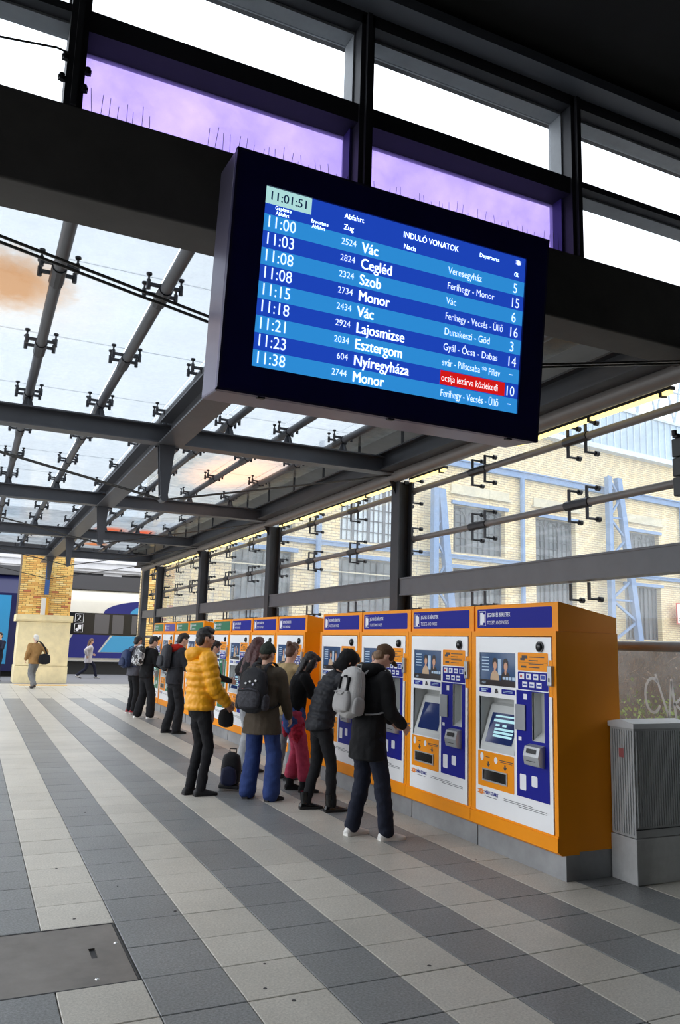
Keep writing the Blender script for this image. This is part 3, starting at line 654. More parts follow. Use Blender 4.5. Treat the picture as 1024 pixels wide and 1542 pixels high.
    mb.box(-.48, -.38, y2, y2 + .001, .508, .515).box(-.48, -.38, y2, y2 + .001, .486, .493)
    mb.cur = 1; put_texts(mb, [('MÁV-START', -.375, .487, .044, 'LEFT', .0012, .85)], y2); mb.cur = 2
    rect(mb, -.37, -.2, .468, .472, y2)
    for q_, (a, b) in enumerate(((-.1, .28), (-.1, .46), (.1, .46))): rect(mb, a, b, .492 - q_ * .014, .496 - q_ * .014, y2)
    mb.build('operator_mark', [M_LOGO, M_BL, M_PK], t)
    pl = MB().box(-HW + .006, HW - .006, .07, .60, 0.0, .21); pl.build('plinth', mat('galvanised_plinth', (150, 152, 154), 0.5, 0.35, 4, 0.15), t)
    return t
def copy_tree(o, parent=None):
    c = o.copy(); C.objects.link(c); c.parent = parent
    for ch in list(o.children): copy_tree(ch, c)
    return c
Y_NEAR = [5.62 + 1.182 * k for k in range(4)]; Y_MID = [10.88 + 1.2 * k for k in range(4)]; Y_FAR = [16.35 + 1.22 * k for k in range(4)]
LBL = ['orange and white ticket machine beside the grey cabinet, its bare brown-orange side showing', 'second ticket machine from the grey cabinet, with a blank blue touch screen', 'third ticket machine from the grey cabinet, used by the pale grey backpack man',
       'fourth ticket machine from the grey cabinet, next to the gap', 'blue-signed ticket machine whose orange side faces the first gap', 'blue-signed ticket machine behind the olive jacket',
       'blue-signed ticket machine next to a green-signed one', 'single green-signed ticket machine at the end of the middle group', 'green-signed ticket machine whose orange side faces the second gap', 'green-signed ticket machine between green and violet signed ones',
       'ticket machine with the violet sign', 'green-signed ticket machine at the far end of the row, by the last post']
proto = {}
for i, y in enumerate(Y_NEAR + Y_MID + Y_FAR):
    s = M_BL if i < 7 else M_VI if i == 10 else M_GR
    if i == 0: m0 = build_machine(s); t = m0
    else:
        t = copy_tree(m0)
        if s is not M_BL:
            for ch in t.children_recursive:
                if ch.name.startswith('sign_panel'):
                    if s.name not in proto:
                        me = ch.data.copy(); me.materials.clear(); me.materials.append(s); proto[s.name] = me
                    ch.data = proto[s.name]
                if ch.name.startswith('payment_panel'):
                    if 'p' not in proto: me = ch.data.copy(); me.materials.clear(); me.materials.append(M_GR); proto['p'] = me
                    ch.data = proto['p']
        if i in (1, 5, 9):
            for ch in list(t.children_recursive):
                if ch.name.startswith('screen_menu'): D.objects.remove(ch)
    t.location = (4.26, y, 0); t.rotation_euler = (0, 0, -PI / 2); t['label'] = LBL[i]

# grey street cabinet
t = thing('street_cabinet', 'ribbed pale grey utility cabinet on a concrete base beside the last ticket machine', 'cabinet', (4.78, 4.76, 0))
M_CAB = mat('cabinet_grey', (176, 178, 178), 0.6, 0, 5, 0.08); M_CON = mat('cabinet_base', (186, 187, 186), 0.75, 0, 12, 0.1, 0.1)
MB().bbox(0, .6, 0.0, .27, 0, .335, .006).build('base', M_CON, t)
mb = MB(); mb.box(.01, .59, .01, .262, .34, 1.16)
for k in range(22): mb.box(.03 + k * .025, .042 + k * .025, .003, .01, .42, 1.14)
for k in range(9): mb.box(.003, .01, .03 + k * .025, .042 + k * .025, .36, 1.14)
mb.build('body', M_CAB, t)
MB().box(.01, .59, .0, .012, .4, .405).build('door_gap', M_BLACK, t)
mb = MB().prism([(-.004, 1.16), (.272, 1.16), (.272, 1.2), (.14, 1.225), (-.004, 1.2)], 'x', -.004, .605); mb.build('lid', mat('cabinet_lid', (205, 207, 208), 0.6, 0, 8, 0.06), t)
MB().box(-.0005, .003, .11, .16, .93, 1.0).build('sticker', mat('red_sticker', (168, 92, 92), 0.6), t)

# ================================================================== OUTSIDE: BRICK STATION BUILDING BEHIND THE GLASS WALL
def brickmat(name, c1, c2, c3, sx, sz):
    m = D.materials.new(name); m.use_nodes = True; nt = m.node_tree; L = nt.links; b = nt.nodes['Principled BSDF']; b.inputs['Roughness'].default_value = .9
    t = nt.nodes.new('ShaderNodeTexCoord'); mp = nt.nodes.new('ShaderNodeMapping'); mp.inputs['Rotation'].default_value = (PI / 2, 0, 0)
    L.new(t.outputs['Object'], mp.inputs['Vector']); br = nt.nodes.new('ShaderNodeTexBrick'); L.new(mp.outputs[0], br.inputs['Vector'])
    br.inputs['Color1'].default_value = srgb(c1) + (1,); br.inputs['Color2'].default_value = srgb(c2) + (1,); br.inputs['Mortar'].default_value = srgb(c3) + (1,)
    br.inputs['Scale'].default_value = 1; br.inputs['Brick Width'].default_value = sx; br.inputs['Row Height'].default_value = sz; br.inputs['Mortar Size'].default_value = sz * .12; br.inputs['Bias'].default_value = -.2
    L.new(br.outputs[0], b.inputs['Base Color']); bp = nt.nodes.new('ShaderNodeBump'); bp.inputs['Strength'].default_value = .5; bp.invert = True; L.new(br.outputs[1], bp.inputs['Height']); L.new(bp.outputs[0], b.inputs['Normal'])
    return m
M_FB = brickmat('facade_brick', (240, 220, 178), (222, 196, 152), (168, 152, 130), .42, .125)
M_BLUE = mat('faded_blue_iron', (120, 146, 184), 0.6, 0, 6, 0.1); M_LST = mat('pale_stone', (206, 196, 172), 0.8, 0, 4, 0.1, 0.1)
st = thing('brick_station_building', 'large yellow brick station building with pale blue ironwork seen through the glass wall', 'building', (5, 30.5, 0), math.atan(.123))
bays = [(4.5, 7.4), (9.7, 13.2), (16.3, 19.8), (22.0, 25.1), (29.1, 32.4), (35.5, 38.8)]
holes = []
for i, (a, b) in enumerate(bays):
    holes.append((a, b, 2.5, 5.6)); holes.append((a, b, 6.4, 9.6 if i == 1 else 8.8))
mb = MB(); holes_panel(mb, 13.3, 44, 0, 13.2, 0, .5, holes[4:]); holes_panel(mb, .9, 13.3, 0, 10.2, 0, .5, holes[:4]); mb.build('brick_wall', M_FB, st)
M_WD = mat('window_dark_glass', (92, 98, 104), 0.12); M_WB = mat('window_bright_glass', (205, 214, 222), 0.15); M_WF = mat('window_iron', (86, 88, 96), 0.6)
for k, (a, b, z0, z1) in enumerate(holes):
    up = z0 > 6; i = k // 2; fr = MB(); nb = 4 if i == 1 and up else 3
    fr.box(a, b, .3, .36, z0, z0 + .08).box(a, b, .3, .36, z1 - .08, z1).box(a, a + .08, .3, .36, z0, z1).box(b - .08, b, .3, .36, z0, z1)
    for q in range(1, nb): x = a + (b - a) * q / nb; fr.box(x - .07, x + .07, .28, .36, z0, z1)
    for q in range(1, nb * 3): x = a + (b - a) * q / (nb * 3); fr.box(x - .02, x + .02, .31, .35, z0, z1)
    for q in range(1, 6): z = z0 + (z1 - z0) * q / 6; fr.box(a, b, .31, .35, z - .02, z + .02)
    if up:
        for q in range(nb):
            cx = a + (b - a) * (q + .5) / nb; rr_ = (b - a) / nb / 2 - .06
            fr.tube([(cx + rr_ * math.cos(PI * j / 8), .32, z1 - rr_ - .15 + rr_ * math.sin(PI * j / 8)) for j in range(9)], .045, 5)
    f = fr.build('window', M_WF, st)
    MB().box(a, b, .37, .38, z0, z1).build('pane', M_WB if (i in (1,) and up) else M_WD, f)
    s_ = MB().box(a - .15, b + .15, -.12, .1, z1, z1 + .18).build('lintel', M_BLUE, st)
    if up: MB().box(a - .3, b + .3, -.18, .05, z1 + .5, z1 + .62).box(a - .2, b + .2, -.1, .05, z1 + .62, z1 + 1.0).build('cornice', M_LST, st)
MB().box(.9, 44, -.16, .02, 6.05, 6.25).box(.9, 44, -.2, .02, 6.2, 6.27).build('blue_band', M_BLUE, st)
MB().box(13.4, 44, -.22, .02, 10.7, 11.05).box(13.4, 44, -.3, .02, 11.0, 11.07).build('blue_band', M_BLUE, st)
MB().box(.9, 44, -.1, .02, 5.75, 5.8).box(.9, 13, -.1, .02, 4.9, 4.95).build('stone_string', M_LST, st)
for u in (8.5, 20.85, 34.4): MB().tube([(u, -.2, 0), (u, -.2, 10.7)], .13, 8).build('downpipe', M_BLUE, st)
def lattice(u, w0, w1, z0, z1):
    mb = MB(); n = max(4, int((z1 - z0) / 1.1))
    A = lambda z: u; B = lambda z: u + w0 + (w1 - w0) * (z1 - z) / (z1 - z0)
    mb.prism([(u - .15, z0), (u + .15, z0), (u + .15, z1), (u - .15, z1)], 'y', -.75, -.45)
    mb.prism([(B(z0) - .2, z0), (B(z0) + .2, z0), (B(z1) + .2, z1), (B(z1) - .2, z1)], 'y', -.75, -.45)
    for k in range(n):
        za = z0 + (z1 - z0) * k / n; zb = z0 + (z1 - z0) * (k + 1) / n
        p, q = ((A(za), za), (B(zb), zb)) if k % 2 == 0 else ((B(za), za), (A(zb), zb))
        mb.prism([(p[0], p[1] - .08), (q[0], q[1] - .08), (q[0], q[1] + .08), (p[0], p[1] + .08)], 'y', -.65, -.55)
        if k % 2 == 0: mb.prism([(A(za), za - .05), (B(za), za - .05), (B(za), za + .05), (A(za), za + .05)], 'y', -.65, -.55)
    return mb
lattice(14.65, .35, 1.4, 0, 9.3).build('lattice_column', M_BLUE, st); lattice(27.2, .8, 2.7, 0, 11.6).build('lattice_column', M_BLUE, st)
MB().prism([(13.3, 13.2), (44, 13.2), (44, 13.5), (13.3, 13.5)], 'y', -.5, .6).build('parapet', mat('pale_parapet', (210, 216, 224), 0.7), st)
mb = MB(); mb.box(20, 44, -.1, 0, 13.5, 16.0); mb.build('glazed_lantern', mat('lantern_glazing', (168, 186, 204), 0.3), st)
mb = MB()
for q in range(40): mb.box(20 + q * .6, 20.06 + q * .6, -.16, -.1, 13.5, 16.0)
mb.box(20, 44, -.2, 0, 15.95, 16.1); mb.build('lantern_bar', mat('lantern_bar', (196, 206, 214), 0.5), st)
mb = MB()
for q in range(14):
    x = 20 + q * 1.8; mb.tube([(x, 0, 16.1), (x + .9, 0, 19.5)], .07, 5); mb.tube([(x + .9, 0, 19.5), (x + 1.8, 0, 16.1)], .07, 5); mb.tube([(x, 0, 17.8 + q * .05), (x + 1.8, 0, 17.85 + q * .05)], .05, 5)
mb.tube([(20, 0, 19.5), (45, 0, 19.5)], .09, 5); mb.build('roof_lattice', mat('roof_lattice', (176, 190, 204), 0.6), st)
t = thing('warning_notice', 'white notice with red border on the brick building', 'sign', (5 + 33.1 * .9925, 30.5 + 33.1 * .122 - .5, 3.5), math.atan(.123))
MB().box(0, 1.5, -.06, -.02, 0, 1.25).build('red_frame', mat('red_frame', (196, 70, 60), 0.6), t)
MB().box(.07, 1.43, -.075, -.06, .07, 1.18).build('white_face', mat('notice_white', (226, 222, 212), 0.6), t)
MB().box(.3, .9, -.085, -.075, .75, .95).box(.2, 1.2, -.085, -.075, .2, .24).box(.2, 1.2, -.085, -.075, .32, .36).disc((.8, .6), .15, .12, -.085).build('pictogram', M_PK, t)

# planted bank beyond the glass
hg = thing('ivy_bank', 'bare brown hedge with green ivy along its foot, outside the glass wall', 'hedge', (6.3, 5.9, 0))
rr = random.Random(11); hb1 = MB(); hb2 = MB()
for k in range(9000):
    y = rr.uniform(-2.5, 4.5); z = rr.uniform(.0, 1.85); x = .75 + rr.gauss(0, .1) - .1 * (z < 1.2); s_ = rr.uniform(.012, .035)
    green = z < 1.22 + .12 * math.sin(y * 3) + rr.gauss(0, .07)
    a = rr.uniform(0, PI); M = Euler((rr.uniform(0, 6), rr.uniform(0, 6), a)).to_matrix()
    if green: q = [M @ Vector(p) * s_ for p in ((-1, 0, 0), (0, -.7, 0), (1, 0, 0), (0, .7, .2))]
    else: q = [M @ Vector(p) * s_ for p in ((-1.6, 0, 0), (0, -.25, 0), (1.6, 0, 0), (0, .25, .2))]
    (hb2 if green else hb1).add([(x + p.x - (.1 if green else 0), y + p.y, z + p.z) for p in q], [(0, 1, 2, 3)])
o = hb1.build('brown_twigs', mat('brown_twigs', (168, 142, 120), 0.9, 0, 6, 0.35), hg); o['kind'] = 'stuff'
o = hb2.build('ivy_leaves', mat('ivy_green', (176, 206, 84), 0.6, 0, 7, 0.4), hg); o['kind'] = 'stuff'
MB().box(.78, 1.3, -2.6, 4.6, -.01, 1.8).build('earth_core', mat('dark_soil', (128, 110, 94), 0.95, 0, 14, 0.3), hg)
tag(MB().box(5.7, 60, 3, 30.4, -.02, -.005).build('yard_paving', mat('yard', (150, 146, 138), 0.9, 0, 2, 0.15)), 'pale yard paving outside', 'paving', kind='structure')

# ================================================================== FAR END: PILLARS, TRAINS, STATION BACK WALL
def brick_box(name, parent, x0, x1, y, y1, z0, z1, bl=.25, bh=.075):
    """real brickwork on the front (-y) and side faces; every brick a bevelled proud block"""
    mb = MB(); rr = random.Random(5); nz_ = int((z1 - z0) / bh)
    for j in range(nz_):
        z = z0 + j * bh; off = (j % 2) * bl / 2
        n = int((x1 - x0) / bl) + 2
        for i in range(n):
            a = max(x0, x0 + i * bl - off + .006); b = min(x1, x0 + (i + 1) * bl - off - .006)
            if b - a < .03: continue
            d = rr.uniform(0, .012); mb.cur = rr.choice([0, 0, 0, 0, 1, 1, 2, 3 if z < 3.4 else 1])
            mb.add([(a, y, z + .006), (b, y, z + .006), (b, y - .015 - d, z + .006), (a, y - .015 - d, z + .006), (a, y, z + bh - .006), (b, y, z + bh - .006), (b, y - .015 - d, z + bh - .006), (a, y - .015 - d, z + bh - .006)],
                   [(3, 2, 6, 7), (0, 1, 2, 3), (7, 6, 5, 4), (0, 3, 7, 4), (2, 1, 5, 6)])
    o = mb.build('brick', [mat('brick_yellow', (244, 204, 122), 0.9), mat('brick_ochre', (228, 176, 100), 0.9), mat('brick_tan', (248, 218, 150), 0.9), mat('brick_red', (200, 120, 82), 0.9)], parent); o['kind'] = 'stuff'
    MB().box(x0, x1, y, y1, z0, z1).build('core', mat('mortar', (92, 76, 54), 0.95), parent)
t = thing('brick_pillar', 'yellow brick pillar on a cream stone base, blue pipe down its middle', 'pillar', (0, 31.4, 0))
brick_box('p', t, 1.5, 3.34, 0, 1.4, 2.5, 5.6)
M_CRM = mat('cream_stone', (238, 222, 178), 0.85, 0, 2.5, 0.12, 0.1)
for (a, b, c_, d_) in ((1.55, 3.42, 0, .62), (1.57, 3.40, .63, 2.24)): MB().bbox(a, b, -.06, 1.45, c_, d_, .015).build('stone_block', M_CRM, t)
MB().prism([(-.1, 2.25), (-.15, 2.32), (-.15, 2.5), (1.5, 2.5), (1.5, 2.25)], 'x', 1.46, 3.46).build('stone_moulding', M_CRM, t)
MB().box(2.36, 2.52, -.1, -.02, 3.25, 5.6).build('blue_pipe', mat('strong_blue', (56, 92, 150), 0.5), t)
MB().box(2.28, 2.44, -.18, -.02, 2.5, 3.12).build('white_box', mat('white_box', (232, 228, 220), 0.5), t)
MB().box(2.44, 2.54, -.16, -.02, 2.5, 3.12).build('yellow_stripe', mat('amber_stripe', (232, 168, 50), 0.5), t)
t = thing('brick_pier', 'narrow brick pier behind the last glass wall post', 'pillar', (0, 28.6, 0))
brick_box('q', t, 5.62, 6.6, 0, 1.2, 0, 5.6, .25, .08)
# coach behind the pillar
def coach(x0, x1, y, lbl, zoff=0):
    t = thing('train_coach', lbl, 'train', (x0, y, 0)); L_ = x1 - x0
    prof = [(.1, .55), (0, .75), (0, 3.4), (.12, 3.75), (.45, 4.05), (1.2, 4.2), (2.0, 4.2), (2.8, 4.05), (3.0, 3.6), (3.0, .75), (2.9, .55)]
    MB().prism(prof, 'x', 0, L_).build('body', mat('coach_white', (222, 218, 206), 0.35, 0, 2, 0.04), t, smooth=True)
    return t, L_
t, L_ = coach(3.55, 24, 40.2, 'white railway coach with blue swoops and dark window band, beyond the pillar')
MB().box(0, L_, -.02, .02, 1.84, 2.9).build('window_band', mat('coach_window', (30, 32, 36), 0.1), t)
MB().box(.1, L_, .1, 2.9, -.95, .52).build('underframe', mat('underframe', (22, 22, 22), 0.8), t)
mb = MB()
for x in (1.4, 3.6, 15, 17.4): mb.tube([(x, -.02, -.62), (x, .14, -.62)], .46, 18)
mb.build_each('wheel', mat('wheel_steel', (96, 94, 92), 0.5, 0.5), t)
mb = MB()
for (a, b) in ((1.9, 2.6), (2.75, 3.3), (3.7, 3.95), (5.9, 7.0)): mb.box(a, b, -.035, -.02, 1.92, 2.84)
mb.build_each('window_blind', mat('blind', (96, 94, 96), 0.4), t)
mb = MB().prism([(.35, .72), (.95, 1.84), (2.7, 1.84), (2.15, 1.0), (5.2, 1.0), (5.2, .72)], 'y', -.016, .01)
mb.build('navy_stripe', mat('coach_navy', (34, 40, 120), 0.35), t)
arc1 = [(3.3 + 3.2 - 3.2 * math.cos(a), 2.92 + .82 * math.sin(a)) for a in [PI / 2 * i / 8 for i in range(9)]]
MB().prism([(2.3 + 2.9 - 2.9 * math.cos(a), 2.9 + .72 * math.sin(a)) for a in [PI / 2 * i / 8 for i in range(9)]] + [(9, 3.62), (9, 2.9)], 'y', -.016, .01).build('navy_stripe', MATS['coach_navy'], t)
MB().prism([(2.25, 1.02), (2.8, 1.82), (5.6, 1.82), (5.1, 1.02)], 'y', -.019, .01).build('sky_panel', mat('coach_sky', (70, 158, 206), 0.35), t)
MB().prism([(3.6 + 2.2 - 2.2 * math.cos(a), 2.92 + .6 * math.sin(a)) for a in [PI / 2 * i / 8 for i in range(9)]] + [(9, 3.52), (9, 2.92)], 'y', -.022, .01).build('sky_panel', MATS['coach_sky'], t)
MB().box(0, L_, -.03, 0, .55, .6).build('sill_line', mat('sill_grey', (150, 150, 150), .5), t)
mb = MB(); holes_panel(mb, .98, 1.38, 2.42, 2.84, -.03, -.022, [(1.0, 1.36, 2.44, 2.82)]); put_texts(mb, [('2', 1.06, 2.5, .42, 'LEFT', .01, 1)], -.03)
holes_panel(mb, .98, 1.38, 1.95, 2.36, -.03, -.022, [(1.0, 1.36, 1.97, 2.34)]); mb.disc((1.12, 2.08), .08, .08, -.03, 14); mb.box(1.14, 1.3, -.03, -.025, 2.1, 2.3)
mb.build('class_number', M_PW, t)
MB().box(0, L_, .3, 2.7, 4.05, 4.75).build('roof_box', mat('coach_roof', (72, 72, 76), 0.7), t)
# blue locomotive at left edge
t = thing('locomotive', 'dark blue locomotive with light blue panel, beyond the brick pillar', 'train', (-12, 36.6, 0))
MB().prism([(0, .2), (0, 3.5), (.5, 4.3), (2.4, 4.3), (2.9, 3.5), (2.9, .2)], 'x', 0, 13.9).build('body', mat('loco_blue', (20, 24, 74), 0.35), t)
MB().box(9, 13.45, -.02, 0, .5, 3.4).build('sky_panel', mat('loco_sky', (50, 140, 190), 0.35), t)
MB().box(10.5, 12.7, -.04, -.02, 1.2, 2.9).build('side_window', mat('loco_window', (30, 60, 76), 0.1), t)
MB().box(0, 13.9, .2, 2.7, -1.0, .2).build('underframe', MATS['underframe'], t)
MB().box(0, 13.7, .3, 2.6, 4.3, 4.7).build('roof_box', MATS['coach_roof'], t)
# station wall behind the tracks
t = thing('station_back_wall', 'pale stone station wall with pilasters and dark multi-pane windows above the train', 'building', (-30, 62, 0))
M_PS = mat('plaster_grey', (198, 198, 200), 0.85, 0, 1.5, 0.1)
hs = []; x = 1.0
while x < 58: hs.append((x, x + 3.0, 3.2, 6.5)); x += 4.35
mb = MB(); holes_panel(mb, 0, 66, 0, 10, 0, .6, hs); mb.build('wall', M_PS, t)
for (a, b, c_, d_) in hs:
    f = MB(); f.box(a, b, .3, .35, c_, c_ + .1)
    for q in range(7): f.box(a + q * .48, a + .1 + q * .48, .28, .36, c_, d_)
    for q in range(5): f.box(a, b, .28, .36, c_ + .1 + q * .62, c_ + .2 + q * .62)
    f.box(a, b, .2, .36, d_ - .75, d_)
    f = f.build('window', mat('window_iron_dark', (34, 34, 40), .6), t)
    MB().box(a, b, .37, .38, c_, d_ - .7).build('pane', mat('lit_pane', (232, 230, 205), .4, emit=.5), f)
mb = MB(); mb.box(0, 66, -.3, .0, 6.6, 6.8).box(0, 66, -.45, 0, 6.8, 6.95).box(0, 66, -.2, 0, 7.3, 7.4); mb.build('cornice', M_PS, t)
for (a, b, c_, d_) in hs: MB().box(b + .15, b + 1.2, -.22, 0, 0, 6.3).box(b + .02, b + 1.33, -.3, 0, 5.9, 6.15).box(b + .3, b + 1.05, -.27, -.2, 3.6, 5.7).build('pilaster', M_PS, t)

# ================================================================== PEOPLE
def dirv(a): return Vector((0, math.sin(a), math.cos(a)))
def ik(a, b, l1, l2, pole):
    a, b = Vector(a), Vector(b); d = b - a; L_ = min(d.length, (l1 + l2) * .999); u = d.normalized(); b = a + u * L_
    x = (l1 * l1 - l2 * l2 + L_ * L_) / (2 * L_); h = math.sqrt(max(l1 * l1 - x * x, 0)); p = Vector(pole); p = (p - u * p.dot(u)).normalized()
    return a + u * x + p * h, b
def chain(pts, n=5):
    """smooth resample of a polyline with radii: list of (point, ra, rb)"""
    out = []
    for i in range(len(pts) - 1):
        p0 = pts[max(i - 1, 0)]; p1 = pts[i]; p2 = pts[i + 1]; p3 = pts[min(i + 2, len(pts) - 1)]
        for k in range(n):
            t = k / n; f = lambda a, b, c_, d_: .5 * ((2 * b) + (-a + c_) * t + (2 * a - 5 * b + 4 * c_ - d_) * t * t + (-a + 3 * b - 3 * c_ + d_) * t ** 3)
            out.append((f(Vector(p0[0]), Vector(p1[0]), Vector(p2[0]), Vector(p3[0])), p1[1] + (p2[1] - p1[1]) * t, p1[2] + (p2[2] - p1[2]) * t))
    q = pts[-1]; out.append((Vector(q[0]), q[1], q[2])); return out
def limb(mb, pts, side=None, n=14, sub=5, round_=True, ripple=None):
    c = chain(pts, sub); P = [q[0] for q in c]; R = [(q[1], q[2]) for q in c]
    if ripple:
        L_ = 0
        for i in range(len(P)):
            if i: L_ += (P[i] - P[i - 1]).length
            m = 1 + ripple[1] * (abs(math.sin(PI * L_ / ripple[0])) ** .6 - .6); R[i] = (R[i][0] * m, R[i][1] * m)
    if round_:
        t = (P[0] - P[1]).normalized(); r0 = min(R[0]); P = [P[0] + t * r0 * .8, P[0] + t * r0 * .45] + P; R = [(R[0][0] * .35, R[0][1] * .35), (R[0][0] * .8, R[0][1] * .8)] + R
        t = (P[-1] - P[-2]).normalized(); r0 = min(R[-1]); P += [P[-1] + t * r0 * .45, P[-1] + t * r0 * .8]; R += [(R[-1][0] * .8, R[-1][1] * .8), (R[-1][0] * .35, R[-1][1] * .35)]
    mb.tube(P, R, n, side); return mb
def remesh(mb, vox, smooth=4, amp=0.0, freq=14.0, seed=0, stretch=1.0):
    me = mb.mesh('tmp'); ob = D.objects.new('tmp', me); C.objects.link(ob)
    m = ob.modifiers.new('r', 'REMESH'); m.mode = 'VOXEL'; m.voxel_size = vox; m.use_smooth_shade = True
    if smooth: k = ob.modifiers.new('s', 'SMOOTH'); k.factor = .5; k.iterations = smooth
    dg = bpy.context.evaluated_depsgraph_get(); dg.update()
    r = D.meshes.new_from_object(ob.evaluated_get(dg)); D.objects.remove(ob); D.meshes.remove(me)
    if amp:
        off = Vector((seed * 3.1, seed * 1.7, seed)); nn = [v.normal.copy() for v in r.vertices]
        for v, n_ in zip(r.vertices, nn):
            q = v.co * freq; q.z *= stretch; a = noise.noise(q + off) + .5 * noise.noise(q * 2.1 + off); v.co += n_ * (a * amp)
    for p in r.polygons: p.use_smooth = True
    return r
def mobj(name, me, m, parent): me.name = name; me.materials.append(m); return link(name, me, parent)
SKIN = {'fair': mat('skin_fair', (214, 170, 146), .55, 0, 12, .05), 'tan': mat('skin_tan', (186, 138, 112), .55, 0, 12, .05)}
def cloth(name, col, rough=.85, ns=14, na=.12, bump=.25, bs=60): return mat(name, col, rough, 0, ns, na, bump, .25, bs)
K_BLACK = cloth('black_cloth', (30, 30, 33)); K_NAVY = cloth('navy_denim', (32, 36, 50)); K_HAIRB = mat('black_hair', (24, 20, 20), .5, 0, 40, .3, .5); K_HAIRBR = mat('brown_hair', (92, 62, 46), .5, 0, 40, .3, .5)
K_HAIRR = mat('dark_red_hair', (72, 34, 34), .5, 0, 40, .3, .5); K_HAIRG = mat('white_hair', (214, 210, 204), .6, 0, 40, .15, .5); K_HAIRBL = mat('light_brown_hair', (128, 98, 70), .5, 0, 40, .3, .5)
K_EYE = mat('eye_dark', (30, 24, 22), .2); K_SOLEW = mat('white_rubber', (226, 224, 218), .6); K_SOLEB = mat('black_rubber', (18, 18, 18), .6)

